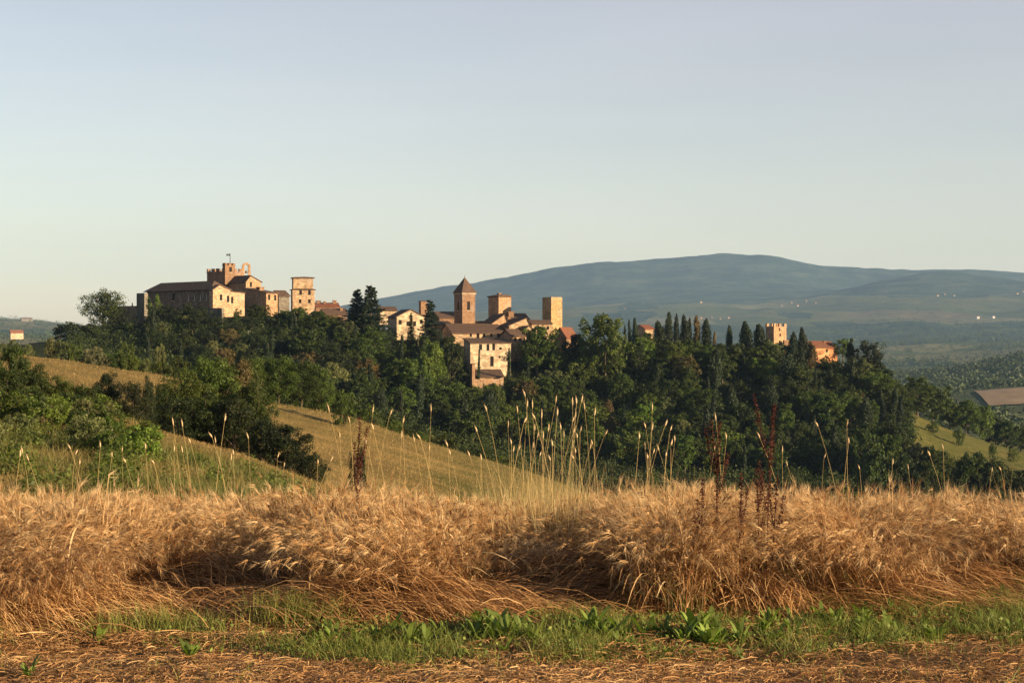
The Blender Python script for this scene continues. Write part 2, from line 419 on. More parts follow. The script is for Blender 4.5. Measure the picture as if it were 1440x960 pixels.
def tube(pts, rad, sides=6):
    pts = np.asarray(pts, float); k = len(pts)
    d = unit(np.gradient(pts, axis=0))
    ref = np.array([0.31, 0.17, 0.93]) if abs(d[0, 2]) < 0.8 else np.array([0.9, 0.2, 0.1])
    u = unit(np.cross(d, ref)); v = np.cross(d, u)
    a = np.arange(sides) * 2 * PI / sides
    V = pts[:, None] + (u[:, None] * np.cos(a)[None, :, None] + v[:, None] * np.sin(a)[None, :, None]) * np.asarray(rad)[:, None, None]
    f = []
    for i in range(k - 1):
        for j in range(sides):
            f.append((i * sides + j, i * sides + (j + 1) % sides, (i + 1) * sides + (j + 1) % sides, (i + 1) * sides + j))
    return V.reshape(-1, 3), np.array(f)

def join(parts):
    V = []; Fs = []; o = 0
    for v, f in parts:
        V.append(v); Fs.append(f + o); o += len(v)
    return np.concatenate(V), np.concatenate(Fs)

PROTO = {}   # kind -> list of (trunk mesh, crown mesh, height, radius)

def crown_from_clumps(name, C, CR, nleaf, size, rg, flat=1.0, mat=None, outc=None):
    n = len(C)
    idx = np.repeat(np.arange(n), nleaf)
    d = unit(rg.normal(size=(len(idx), 3)))
    rad = rg.random(len(idx)) ** 0.45
    P = C[idx] + d * (CR[idx] * rad)[:, None] * np.array([1, 1, flat])
    N = unit(d * 0.8 + rg.normal(size=d.shape) * 0.6 + np.array([0, 0, 0.35]))
    ct = rg.random(n)
    tint = np.clip(0.65 * ct[idx] + 0.35 * rg.random(len(idx)), 0, 1)
    V, f = leaf_quads(P, N, size * (0.6 + 0.8 * rg.random(len(idx))), 0.62, rg)
    return mesh_np(name, V, [f], mat or M['leaf'], {'tint': np.repeat(tint, 4)})

def make_broad(seed, h=10.0, r=4.2, trunk=0.22, nl=9, nclump=95, nleaf=46, size=0.26, spread=1.0, open_=0.0, mat=None):
    rg = np.random.default_rng(seed)
    # lobes
    lob = []
    zc = h * (trunk + (1 - trunk) * 0.5); hz = h * (1 - trunk) * 0.5
    for i in range(nl):
        a = i * 2.4 + rg.random() * 0.8; t = rg.random()
        q = (i + 0.5) / nl
        z = zc + hz * (q * 1.6 - 0.95) * 0.8
        rr = r * (0.62 if q < 0.8 else 0.28) * math.sqrt(max(0.1, 1 - ((z - zc) / hz) ** 2)) * (0.75 + 0.5 * t)
        lr = r * (0.42 + 0.22 * rg.random()) * (0.8 if q > 0.8 else 1)
        lob.append((np.array([math.cos(a) * rr, math.sin(a) * rr, z]), lr))
    C = []; CR = []
    per = max(4, nclump // nl)
    for c, lr in lob:
        d = unit(rg.normal(size=(per, 3)))
        rad = lr * (0.55 + 0.5 * rg.random(per))
        p = c + d * rad[:, None] * np.array([1, 1, 0.85])
        C.append(p); CR.append(np.full(per, lr) * (0.34 + 0.26 * rg.random(per)))
    C = np.concatenate(C); CR = np.concatenate(CR)
    C[:, 2] = np.maximum(C[:, 2], 0.08 * h)
    top = C[:, 2].max() + 0.3 * CR.mean(); C[:, 2] *= h / top
    crown = crown_from_clumps('crown', C, CR, nleaf, size, rg, 0.75, mat)
    parts = []
    tb = np.array([[0, 0, -1.0], [0.05, 0.02, h * trunk * 0.5], [0.1 * rg.normal(), 0.1 * rg.normal(), h * (trunk + 0.08)], [0.2 * rg.normal(), 0.2 * rg.normal(), h * 0.62]])
    parts.append(tube(tb, [0.034 * h, 0.026 * h, 0.021 * h, 0.008 * h], 7))
    for c, lr in lob:
        s = tb[2] * np.array([1, 1, 0.85 + 0.25 * rg.random()])
        mid = (s + c) / 2 + np.array([0, 0, 0.05 * h]) + rg.normal(size=3) * 0.02 * h
        parts.append(tube([s, mid, c, c + unit(c - s) * lr * 0.6], [0.013 * h, 0.010 * h, 0.006 * h, 0.002 * h], 5))
    tv, tf = join(parts)
    return (mesh_np('trunk', tv, [tf], M['bark'], smooth=True), crown, h, r)

def make_cypress(seed, h=14.0, r=1.4, nleaf=3800, size=0.26, blunt=0.5):
    rg = np.random.default_rng(seed)
    nc = 70
    tc = (np.arange(nc) + rg.random(nc)) / nc
    prof = np.clip((tc + 0.08) / 0.30, 0, 1) ** 0.5 * (np.clip(1 - tc, 0, 1) ** blunt if r < 2 else np.clip((1.02 - tc) / 0.5, 0, 1) ** 0.55)
    ac = rg.random(nc) * 2 * PI; off = 0.62 * rg.random(nc) ** 0.6
    wob = 0.75 + 0.5 * vnoise(tc * 6 + seed, tc * 0 + 3.3, seed)
    C = np.stack([np.cos(ac) * off * r * prof * wob, np.sin(ac) * off * r * prof * wob, h * (0.04 + 0.90 * tc)], -1)
    C[:, :2] += (rg.normal(size=2) * 0.035 * h)[None] * (tc[:, None] ** 2)
    CR = r * prof * (0.36 + 0.30 * rg.random(nc)) + 0.12
    if seed % 3 == 0:      # a second, lower tip
        C2 = C[40:] * np.array([1, 1, 0.86]) + np.array([0.55 * r, 0.2 * r, 0]); C = np.concatenate([C, C2]); CR = np.concatenate([CR, CR[40:]]); nc = len(C)
    ct = rg.random(nc); idx = np.repeat(np.arange(nc), nleaf // nc)
    d = unit(rg.normal(size=(len(idx), 3)))
    P = C[idx] + d * (CR[idx] * rg.random(len(idx)) ** 0.4)[:, None] * np.array([1, 1, 1.9])
    P[:, 2] = np.maximum(P[:, 2], 0.1)
    N = unit(d * np.array([1, 1, 0.4]) + rg.normal(size=d.shape) * 0.5)
    tint = np.clip(0.55 * ct[idx] + 0.45 * rg.random(len(idx)), 0, 1)
    V, f = leaf_quads(P, N, size * (0.6 + 0.8 * rg.random(len(idx))), 0.5, rg, up=np.array([0, 0, 1.0]))
    crown = mesh_np('crown', V, [f], M['cypress'], {'tint': np.repeat(tint, 4)})
    tv, tf = tube([[0, 0, -1], [0, 0, h * 0.3], [0, 0, h * 0.85]], [0.022 * h, 0.016 * h, 0.003 * h], 6)
    return (mesh_np('trunk', tv, [tf], M['bark'], smooth=True), crown, h, r)

def make_fir(seed, h=20.0, r=5.0, tiers=24):
    rg = np.random.default_rng(seed)
    P = []; N = []; T = []; parts = []
    parts.append(tube([[0, 0, -1], [0, 0, h * 0.5], [0.1, 0, h * 0.98]], [0.018 * h, 0.011 * h, 0.002 * h], 7))
    for i in range(tiers):
        t = 0.12 + 0.86 * (i / tiers) ** 0.92
        nb = int(8 - 3 * t)
        for b in range(nb):
            a = i * 1.3 + b * 2 * PI / nb + rg.normal() * 0.25
            L = r * (1 - t) ** 0.8 * (0.7 + 0.5 * rg.random()) + 0.35
            z0 = h * t + rg.normal() * 0.35
            s = np.linspace(0, 1, 7)
            lift = 0.10 + 0.25 * t
            line = np.stack([np.cos(a) * L * s, np.sin(a) * L * s, z0 - 0.22 * L * s + lift * L * s ** 2.2], -1)
            parts.append(tube(line[[0, 3, 6]], [0.05, 0.035, 0.01], 4))
            m = int(26 + 44 * L / r)
            q = 0.12 + 0.9 * rg.random(m)
            c = np.stack([np.interp(q, s, line[:, k]) for k in range(3)], -1)
            side = np.array([-math.sin(a), math.cos(a), 0])
            c = c + side * (rg.normal(size=m) * 0.17 * L * (1.15 - q * 0.75))[:, None] + np.array([0, 0, -1]) * (rg.random(m) * 0.55)[:, None]
            P.append(c); N.append(unit(np.array([0, 0, 1.0]) + rg.normal(size=(m, 3)) * 0.5)); T.append(rg.random(m) * 0.5 + rg.random() * 0.5)
    P = np.concatenate(P); N = np.concatenate(N); T = np.concatenate(T)
    V, f = leaf_quads(P, N, 0.24 + 0.26 * rg.random(len(P)), 0.45, rg)
    crown = mesh_np('crown', V, [f], M['cypress'], {'tint': np.repeat(T, 4)})
    tv, tf = join(parts)
    return (mesh_np('trunk', tv, [tf], M['bark'], smooth=True), crown, h, r)

PROTO['broadleaf_tree'] = [make_broad(100 + i, 10 + 0.5 * i, 4.0 + 0.35 * (i % 3), 0.10 + 0.03 * (i % 3), 11 + i % 4, 130, 56) for i in range(7)]
PROTO['near_tree'] = [make_broad(140 + i, 8.5, 3.6, 0.12, 11, 170, 85, 0.125) for i in range(4)]
PROTO['open_tree'] = [make_broad(160, 14, 7.0, 0.2, 17, 170, 50, 0.24)]
PROTO['shrub'] = [make_broad(200 + i, 3.0, 1.9, 0.03, 7, 60, 55, 0.10) for i in range(5)]
PROTO['cypress_tree'] = [make_cypress(300 + i, 14, 1.25 + 0.15 * (i % 3), 4200, 0.24, 0.4 + 0.12 * (i % 2)) for i in range(6)]
PROTO['stout_cypress'] = [make_cypress(320 + i, 13, 2.5, 6400, 0.28, 0.34 + 0.06 * i) for i in range(4)]
PROTO['fir_tree'] = [make_fir(340 + i, 20, 5.0 - 0.5 * i, 25 - 2 * i) for i in range(3)]
PROTO['pine_tree'] = [make_broad(360 + i, 12, 4.2, 0.42, 9, 80, 60, 0.22, mat=M['cypress']) for i in range(2)]

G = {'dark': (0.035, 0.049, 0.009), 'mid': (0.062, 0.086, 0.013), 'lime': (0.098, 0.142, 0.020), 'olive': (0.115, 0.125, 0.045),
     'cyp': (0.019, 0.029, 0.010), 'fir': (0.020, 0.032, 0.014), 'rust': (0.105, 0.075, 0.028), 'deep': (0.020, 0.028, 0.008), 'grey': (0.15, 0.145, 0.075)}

def plant(kind, px, Y, top=None, h=None, w=None, col='mid', label='', cat='tree', group=None, base=None, name=None, var=None, sink=0.0):
    """one tree: an empty at the foot with a trunk and a crown; px/Y place it, top = line its tip reaches, w = crown width in pixels"""
    x = (px - 720) / F * Y
    z = gz(x, Y) - sink
    if top is not None: h = max(1.0, CAMZ + (480 - top) / F * Y - z)
    lst = PROTO[kind]
    tr, cr, H0, R0 = lst[var if var is not None else rng.integers(len(lst))]
    s = h / H0
    sx = (w * Y / F / 2) / R0 if w else s * (0.9 + 0.45 * rng.random())
    nm = name or {'near_tree': 'broadleaf_tree', 'open_tree': 'broadleaf_tree', 'stout_cypress': 'cypress_tree'}.get(kind, kind)
    e = empty(nm, (x, Y, z), rng.random() * 2 * PI)
    e.scale = (sx, sx, s)
    c = G[col] if isinstance(col, str) else col
    b = 0.75 + 0.5 * rng.random(); hs = 1 + 0.25 * (rng.random() - 0.5)
    t = ob('trunk', tr, e); k = ob('crown', cr, e)
    k.color = (c[0] * b * hs, c[1] * b, c[2] * b, 1)
    tag(e, label, cat, group)
    return e

# ------------------------------------------------------------------ buildings
def box_faces(o):
    return np.array([[0, 3, 2, 1], [4, 5, 6, 7], [0, 1, 5, 4], [1, 2, 6, 5], [2, 3, 7, 6], [3, 0, 4, 7]]) + o

class MB:
    def __init__(s): s.v = []; s.f = []
    def poly(s, pts):
        o = len(s.v); s.v += [tuple(p) for p in pts]; s.f.append(tuple(range(o, o + len(pts))))
    def box(s, x0, x1, y0, y1, z0, z1):
        o = len(s.v)
        s.v += [(x0, y0, z0), (x1, y0, z0), (x1, y1, z0), (x0, y1, z0), (x0, y0, z1), (x1, y0, z1), (x1, y1, z1), (x0, y1, z1)]
        s.f += [tuple(q) for q in box_faces(o)]
    def prism(s, prof, y0, y1, axis='y'):
        """extrude a profile [(a,z)...] along y (or along x)"""
        k = len(prof); o = len(s.v)
        for yy in (y0, y1):
            for a, z in prof:
                s.v.append((a, yy, z) if axis == 'y' else (yy, a, z))
        s.f.append(tuple(range(o, o + k))); s.f.append(tuple(range(o + 2 * k - 1, o + k - 1, -1)))
        for i in range(k):
            j = (i + 1) % k
            s.f.append((o + i, o + k + i, o + k + j, o + j))
    def cyl(s, x, y, z0, z1, r, n=10, r1=None):
        r1 = r if r1 is None else r1; o = len(s.v)
        for zz, q in ((z0, r), (z1, r1)):
            for i in range(n): s.v.append((x + q * math.cos(2 * PI * i / n), y + q * math.sin(2 * PI * i / n), zz))
        s.f.append(tuple(range(o + n - 1, o - 1, -1))); s.f.append(tuple(range(o + n, o + 2 * n)))
        for i in range(n):
            j = (i + 1) % n; s.f.append((o + i, o + j, o + n + j, o + n + i))
    def build(s, name, mat, parent=None):
        me = bpy.data.meshes.new(name); me.from_pydata(s.v, [], s.f); me.materials.append(mat); me.update()
        return ob(name, me, parent)

def wall_face(mb, org, U, N, L, H, holes, depth=0.3):
    """a wall L x H with rectangular openings and their reveals. org: lower corner, U: along, N: outward"""
    us = sorted({0.0, L} | {round(h[0], 3) for h in holes} | {round(h[1], 3) for h in holes})
    zs = sorted({0.0, H} | {round(h[2], 3) for h in holes} | {round(h[3], 3) for h in holes})
    org = Vector(org); U = Vector(U); N = Vector(N); Z = Vector((0, 0, 1))
    for i in range(len(us) - 1):
        for j in range(len(zs) - 1):
            cu = (us[i] + us[i + 1]) / 2; cz = (zs[j] + zs[j + 1]) / 2
            if any(h[0] < cu < h[1] and h[2] < cz < h[3] for h in holes): continue
            mb.poly([org + U * us[i] + Z * zs[j], org + U * us[i + 1] + Z * zs[j], org + U * us[i + 1] + Z * zs[j + 1], org + U * us[i] + Z * zs[j + 1]])
    for (a, b, c, d) in holes:
        q = [org + U * a + Z * c, org + U * b + Z * c, org + U * b + Z * d, org + U * a + Z * d]
        for i in range(4):
            p0, p1 = q[i], q[(i + 1) % 4]
            mb.poly([p0, p1, p1 - N * depth, p0 - N * depth])

def building(name, label, cat, px, base, Y, wr, wl, th, eave, mat, roof='hip', apex=None, rmat='tile', win=(), over=0.5,
             winl=(), chim=(), extra_depth=0.0, group=None, off=0.5, winmat='pane', gable_at=0.5, A=None, B=None, merlon=None):
    """near corner at column px; wr / wl = widths in pixels of the right (sunlit) and left faces; th = turn in degrees.
    win / winl: openings on the right / left face as (fraction along, line of centre, width m, height m)"""
    k = Y / F; t = R(th)
    x_ = (px - 720) * k; q1 = (px + wr - 720) / F; q2 = (px - wl - 720) / F
    A = A or (q1 * Y - x_) / (math.cos(t) - q1 * math.sin(t)); B = B or (x_ - q2 * Y) / (math.sin(t) + q2 * math.cos(t))
    B += extra_depth
    zb = CAMZ + (480 - base) * k; H = (base - eave) * k
    x = (px - 720) * k
    root = empty(name, (x, Y, zb), t); tag(root, label, cat, group)
    mb = MB()
    def rect(wl_, L, flip=False):
        out = []
        for q in wl_:
            f, py, w, h = q[:4]
            u = f * L; 
            if flip: u = L - u
            z = (base - py) * k
            out.append((max(0.05, u - w / 2), min(L - 0.05, u + w / 2), max(0.05, z - h / 2), min(H - 0.05, z + h / 2)))
        return out
    hr = rect(win, A); hl = rect(winl, B, True)
    wall_face(mb, (0, 0, 0), (1, 0, 0), (0, -1, 0), A, H, hr)
    wall_face(mb, (0, B, 0), (0, -1, 0), (-1, 0, 0), B, H, hl)
    mb.poly([(A, 0, 0), (A, B, 0), (A, B, H), (A, 0, H)])
    mb.poly([(A, B, 0), (0, B, 0), (0, B, H), (A, B, H)])
    rise = ((eave - apex) * k) if apex is not None else 0
    o = over; T = 0.28; rb = MB(); eps = 0.015
    if roof == 'gable_r':      # gable end on the right face, ridge running back
        g = A * gable_at
        mb.poly([(0, 0, H), (A, 0, H), (g, 0, H + rise)]); mb.poly([(A, B, H), (0, B, H), (g, B, H + rise)])
        s1 = rise / g; s2 = rise / (A - g)
        rb.prism([(-o, H - s1 * o + eps), (g, H + rise + eps), (A + o, H - s2 * o + eps), (A + o, H - s2 * o + T), (g, H + rise + T), (-o, H - s1 * o + T)], -o * 0.6, B + o * 0.6)
    elif roof == 'gable_l':    # gable end on the left face, ridge parallel to the right face
        g = B * gable_at
        mb.poly([(0, B, H), (0, 0, H), (0, g, H + rise)]); mb.poly([(A, 0, H), (A, B, H), (A, g, H + rise)])
        s1 = rise / g; s2 = rise / (B - g)
        rb.prism([(-o, H - s1 * o + eps), (g, H + rise + eps), (B + o, H - s2 * o + eps), (B + o, H - s2 * o + T), (g, H + rise + T), (-o, H - s1 * o + T)], -o * 0.6, A + o * 0.6, 'x')
    elif roof in ('hip', 'pyramid'):
        a0, a1, b0, b1 = -o, A + o, -o, B + o
        z0, z1, z2 = H + eps, H + 0.18, H + rise
        m = min(a1 - a0, b1 - b0) / 2
        if roof == 'pyramid': r0 = r1 = ((a0 + a1) / 2, (b0 + b1) / 2)
        elif (a1 - a0) > (b1 - b0): r0 = (a0 + m, (b0 + b1) / 2); r1 = (a1 - m, (b0 + b1) / 2)
        else: r0 = ((a0 + a1) / 2, b0 + m); r1 = ((a0 + a1) / 2, b1 - m)
        lo = [(a0, b0, z0), (a1, b0, z0), (a1, b1, z0), (a0, b1, z0)]
        hi = [(p[0], p[1], z1) for p in lo]
        rb.poly(lo[::-1])
        for i in range(4): rb.poly([lo[i], lo[(i + 1) % 4], hi[(i + 1) % 4], hi[i]])
        p0 = (*r0, z2); p1 = (*r1, z2)
        if roof == 'pyramid':
            for i in range(4): rb.poly([hi[i], hi[(i + 1) % 4], p0])
        elif (a1 - a0) > (b1 - b0):
            rb.poly([hi[0], hi[1], p1, p0]); rb.poly([hi[1], hi[2], p1]); rb.poly([hi[2], hi[3], p0, p1]); rb.poly([hi[3], hi[0], p0])
        else:
            rb.poly([hi[0], hi[1], p0]); rb.poly([hi[1], hi[2], p1, p0]); rb.poly([hi[2], hi[3], p1]); rb.poly([hi[3], hi[0], p0, p1])
    elif roof == 'slab':
        rb.prism([(-o, H + eps), (A + o, H + eps), (A + o, H + 0.3), (A / 2, H + 0.3 + max(rise, 0.3)), (-o, H + 0.3)], -o, B + o)
    elif roof == 'shed_r':     # highest along the back, falling to the right face
        mb.poly([(0, B, H), (0, 0, H), (0, B, H + rise)]); mb.poly([(A, 0, H), (A, B, H), (A, B, H + rise)]); mb.poly([(A, B, H), (0, B, H), (0, B, H + rise), (A, B, H + rise)])
        s = rise / B
        rb.prism([(-o, H - s * o + eps), (B + o, H + rise + s * o + eps), (B + o, H + rise + s * o + T), (-o, H - s * o + T)], -o * 0.6, A + o * 0.6, 'x')
    elif roof == 'shed_a':     # falls along the right face from its near corner
        mb.poly([(0, 0, H), (A, 0, H), (0, 0, H + rise)]); mb.poly([(A, B, H), (0, B, H), (0, B, H + rise)]); mb.poly([(0, B, H), (0, 0, H), (0, 0, H + rise), (0, B, H + rise)])
        s = rise / A
        rb.prism([(-o, H + rise + s * o + eps), (A + o, H - s * o + eps), (A + o, H - s * o + T), (-o, H + rise + s * o + T)], -o * 0.6, B + o * 0.6)
    elif roof in ('flat', 'crenel'):
        mb.poly([(0, 0, H - 0.5), (A, 0, H - 0.5), (A, B, H - 0.5), (0, B, H - 0.5)])
    wall = mb.build('wall', M[mat], root)
    rf = rb.build('roof', M[rmat], root) if rb.v else None
    if roof == 'crenel':
        cb = MB(); mw, mh = merlon or (1.0, 1.3); tk = 0.55
        cb.box(-0.12, A + 0.12, -0.12, tk, H - 0.35, H + 0.003); cb.box(-0.12, tk, tk + 0.003, B + 0.12, H - 0.35, H + 0.003)
        cb.box(A - tk, A + 0.12, tk + 0.003, B + 0.12, H - 0.35, H + 0.003); cb.box(tk + 0.003, A - tk - 0.003, B - tk, B + 0.12, H - 0.35, H + 0.003)
        def run(L):
            c = max(2, int(round((L + mw) / (2 * mw)))); st = (L - c * mw) / max(1, c - 1)
            return [(i * (mw + st), i * (mw + st) + mw) for i in range(c)]
        for a, b in run(A): cb.box(a, b, -0.1, tk - 0.01, H + 0.006, H + mh); cb.box(a, b, B - tk, B + 0.1, H + 0.006, H + mh)
        for a, b in run(B)[1:-1]: cb.box(-0.1, tk - 0.01, a, b, H + 0.006, H + mh); cb.box(A - tk, A + 0.1, a, b, H + 0.006, H + mh)
        cb.build('battlement', M[mat], root)
    for face, hs, src in (('r', hr, win), ('l', hl, winl)):
        for (a, b, c, d), q in zip(hs, src):
            pm = M[q[4]] if len(q) > 4 else M[winmat]
            wb = MB(); sb = MB()
            if face == 'r':
                wb.poly([(a - .02, 0.24, c - .02), (b + .02, 0.24, c - .02), (b + .02, 0.24, d + .02), (a - .02, 0.24, d + .02)])
                wb.box((a + b) / 2 - .04, (a + b) / 2 + .04, 0.16, 0.235, c, d)
                sb.box(a - 0.12, b + 0.12, -0.1, 0.12, c - 0.16, c + 0.004)
            else:
                y0, y1 = B - b, B - a
                wb.poly([(0.24, y1 + .02, c - .02), (0.24, y0 - .02, c - .02), (0.24, y0 - .02, d + .02), (0.24, y1 + .02, d + .02)])
                wb.box(0.16, 0.235, (y0 + y1) / 2 - .04, (y0 + y1) / 2 + .04, c, d)
                sb.box(-0.1, 0.12, y0 - 0.12, y1 + 0.12, c - 0.16, c + 0.004)
            w_ = wb.build('window', pm, root); sb.build('sill', M['trim'], w_)
    for (fa, fb, z0, z1, s) in chim:   # fractions along right / left faces, foot and top lines, size
        hb = MB(); X = fa * A; Yb = fb * B
        hb.box(X - s / 2, X + s / 2, Yb - s / 2, Yb + s / 2, (base - z0) * k, (base - z1) * k)
        hb.box(X - s * .65, X + s * .65, Yb - s * .65, Yb + s * .65, (base - z1) * k + 0.003, (base - z1) * k + 0.2)
        hb.build('chimney', M['brick'], rf or root)
    return root, A, B, H

def town():
    b = building
    # castle group on the left
    b('palace_building', 'long shadowed stone palace with hipped roof above the ivy bank', 'palace', 297.5, 462, 566, 24, 91, 45, 407.5, 'shadestone', 'hip', 394,
      winl=[(0.08, 418, 0.9, 2.0, 'pale_pane'), (0.17, 418, 0.9, 2.0, 'pale_pane'), (0.26, 418, 0.9, 2.0, 'pale_pane'), (0.35, 418, 0.9, 2.0, 'pale_pane'), (0.58, 416, 1.6, 2.4)], over=0.9)
    b('gable_house', 'sunlit gabled stone house with three slit windows at the palace end', 'house', 299.5, 470, 563, 25, 5, 45, 407.5, 'tan', 'gable_r', 401, gable_at=0.36,
      win=[(0.45, 418, 1.0, 2.0), (0.85, 420, 1.0, 2.2)], over=0.4)
    b('annexe_house', 'low sunlit annexe with sloping roof at the right end of the palace', 'house', 324, 470, 568.1, 20, 3, 45, 411.8, 'tan', 'shed_a', 410.3, win=[(0.12, 422, 0.9, 2.2)], over=0.35)
    b('stone_bastion', 'grey square bastion standing left of the palace facade', 'tower', 203, 470, 553, 5, 11, 50, 412, 'greystone', 'flat')
    b('castle_tower', 'broad battlemented tower rising behind the palace roof', 'tower', 313.5, 430, 594, 27, 22.5, 45, 381.5, 'brick', 'crenel', merlon=(1.25, 1.1))
    r_, A, B, H = b('stair_turret', 'small turret carrying the flag pole on the castle tower', 'tower', 316.5, 400, 593, 14, 3.5, 45, 372.5, 'brick', 'crenel', win=[(0.55, 379, 1.1, 1.7)], merlon=(0.9, 0.7))
    fx = empty('flag_pole', (r_.location.x + 1.4, r_.location.y + 2.2, r_.location.z + H - 0.5)); tag(fx, 'thin pole with a small dark flag on the castle turret', 'flag pole')
    mb = MB(); mb.cyl(0, 0, 0, 4.6, 0.16, 8, 0.09); mb.build('pole', M['metal'], fx)
    mb = MB()
    for i in range(5):
        a0, a1 = i * 0.24, (i + 1) * 0.24; y0, y1 = 0.1 * math.sin(i * 1.4), 0.1 * math.sin((i + 1) * 1.4)
        o = len(mb.v)
        mb.v += [(-.12 - a0, y0, 3.75), (-.12 - a1, y1, 3.72), (-.12 - a1, y1, 4.42), (-.12 - a0, y0, 4.5), (-.12 - a0, y0 + .03, 3.75), (-.12 - a1, y1 + .03, 3.72), (-.12 - a1, y1 + .03, 4.42), (-.12 - a0, y0 + .03, 4.5)]
        mb.f += [tuple(q) for q in box_faces(o)]
    mb.build('flag', M['flagcloth'], fx)
    # bell gable: a thin wall with an arched opening
    k = 603 / F
    root = empty('bell_gable', ((340.5 - 720) * k, 603, CAMZ + (480 - 392) * k), R(20)); tag(root, 'arched bell gable standing on the castle roof', 'bell gable')
    mb = MB(); L = 12 * k; w0 = 0.85; th_ = 0.7; hb, ha = 1.2, 4.3
    hh = 24 * k
    mb.box(0, w0, 0, th_, 0, ha); mb.box(L - w0, L, 0, th_, 0, ha); mb.box(w0 + .002, L - w0 - .002, 0, th_, 0, hb)
    n = 10
    for i in range(n):
        a0, a1 = PI - PI * i / n, PI - PI * (i + 1) / n
        ri, ro = L / 2 - w0, L / 2
        def P(r, a): return (L / 2 + r * math.cos(a), ha + .002 + (1.0 if r == ri else 0.95) * r * math.sin(a))
        prof = [P(ri, a0), P(ro, a0), P(ro, a1), P(ri, a1)]
        mb.prism(prof, 0, th_)
    mb.build('wall', M['brick_pale'], root)
    mb = MB(); mb.cyl(L / 2, th_ / 2, 2.0, 2.9, 0.52, 10, 0.3); mb.cyl(L / 2, th_ / 2, 2.903, 3.9, 0.05, 6); mb.build('bell', M['bell'], root)
    b('hall_house', 'brick hall with dark roof and sunlit end wall beside the castle tower', 'house', 346, 440, 588, 21, 29, 45, 396, 'brick_pale', 'gable_r', 387.8, gable_at=0.3, win=[(0.32, 400, 0.9, 1.8)])
    b('corner_house', 'brown house with narrow sunlit end wall and two windows', 'house', 374.5, 452, 574, 16, 33, 45, 412, 'brick_pale', 'shed_r', 404.5, win=[(0.25, 418, 0.9, 1.9), (0.78, 418.5, 0.9, 1.9)], chim=[(0.5, 0.5, 411, 403.5, 1.9)])
    b('shed_house', 'dark lean-to house between the corner house and the tall house', 'house', 392, 452, 584, 15, 6, 30, 416, 'greystone', 'shed_r', 409.5)
    # tall house: two stacked bodies with a tiled skirt
    r_, A, B, H = b('tall_house', 'tall sunlit house with stepped upper storey and four windows', 'house', 411.5, 450, 592, 31, 4, 12, 407.5, 'tan', 'hip', 403,
      win=[(0.36, 411.5, 0.9, 1.6), (0.76, 411.5, 0.9, 1.6), (0.34, 423.5, 0.9, 1.4), (0.76, 423.5, 0.9, 1.4)], B=7.5)
    k = 592 / F; mb = MB(); z0 = H + 0.3; z1 = (450 - 391) * k
    mb.box(0.35, A - 0.45, 0.9, B - 0.4, z0, z1); mb.build('upper_storey', M['tan'], r_)
    mb = MB(); mb.prism([(-0.1, z1 + .01), (A + 0.05, z1 + .01), (A + 0.05, z1 + .35), (A / 2, z1 + .55), (-0.1, z1 + .35)], 0.4, B + 0.1); mb.build('top_roof', M['tile'], r_)
    b('red_roof_house', 'low red-roofed house with chimneys right of the tall house', 'house', 444, 452, 606, 33, 4, 14, 431, 'brick', 'gable_l', 426, 'tile_red', B=9,
      chim=[(0.18, 0.45, 430, 423, 1.6), (0.42, 0.3, 430, 424, 0.8), (0.86, 0.4, 430, 422.5, 1.2)])
    b('terrace_house', 'low brick terrace house with dark tiled roof beside the tall fir', 'house', 455, 460, 588, 33, 4, 14, 442, 'brick', 'gable_l', 434, 'tile', B=9, chim=[(0.8, 0.3, 440, 433, 0.9)])
    # centre
    b('back_house', 'cream wall under a dark roof just right of the tall fir', 'house', 534, 456, 585, 24, 5, 15, 436.5, 'cream', 'gable_l', 431.5, B=8)
    b('cream_house', 'cream gabled house with a palm-shaded front above the wood', 'house', 558, 478, 552, 39, 7, 18, 445.5, 'cream', 'gable_r', 435.5, gable_at=0.5, win=[(0.12, 453, 1.0, 1.5), (0.88, 452, 1.0, 1.4), (0.4, 455, 1.0, 1.5), (0.64, 455, 1.0, 1.5), (0.5, 444, 0.7, 0.9)], B=12)
    b('chimney_tower', 'stub of a dark brick tower left of the church roof', 'tower', 592, 470, 590, 9, 3, 27, 424, 'brick', 'hip', 422.5, over=0.25)
    b('church_nave', 'brick church nave with long dark roof left of the bell tower', 'church', 618, 478, 578, 34, 8, 20, 447, 'brick', 'gable_l', 438.5, B=12)
    r_, A, B, H = b('bell_tower', 'brick bell tower with pointed tiled spire', 'tower', 650.2, 485, 560, 18, 11.5, 30, 411.5, 'brick', 'pyramid', 389, win=[(0.48, 430, 1.1, 2.9)], winl=[(0.5, 430, 1.0, 2.9)], over=0.35)
    mb = MB(); mb.box(-.22, A + .22, -.22, B + .22, H - 0.5, H - 0.012); mb.build('cornice', M['tan'], r_)
    mb = MB(); mb.cyl(A / 2, B / 2, (485 - 389.5) * 560 / F - .2, (485 - 386) * 560 / F, 0.07, 6); mb.build('finial', M['metal'], r_)
    # convent block: three stepped bodies
    b('convent_range', 'long convent range with broad brown roof below the bell tower', 'convent', 636, 500, 548, 72, 6, 15, 468, 'tan', 'gable_l', 455.5, win=[(0.36, 471.5, 0.7, 1.1), (0.5, 471, 1.0, 2.0), (0.62, 471.5, 0.8, 1.2), (0.76, 471.5, 0.7, 1.1), (0.9, 471.5, 0.9, 2.0)], B=18, over=0.6)
    b('convent_hall', 'tall sunlit stone convent front with slit windows and cypresses before it', 'convent', 661.5, 545, 532, 57, 5, 15, 482.5, 'cream', 'shed_r', 476.5, win=[(0.25, 488, 1.0, 1.8), (0.43, 488.5, 0.9, 2.0), (0.57, 488, 0.9, 2.0), (0.74, 490, 0.8, 0.8), (0.53, 508, 1.1, 3.2), (0.72, 502, 0.6, 0.7)], B=9)
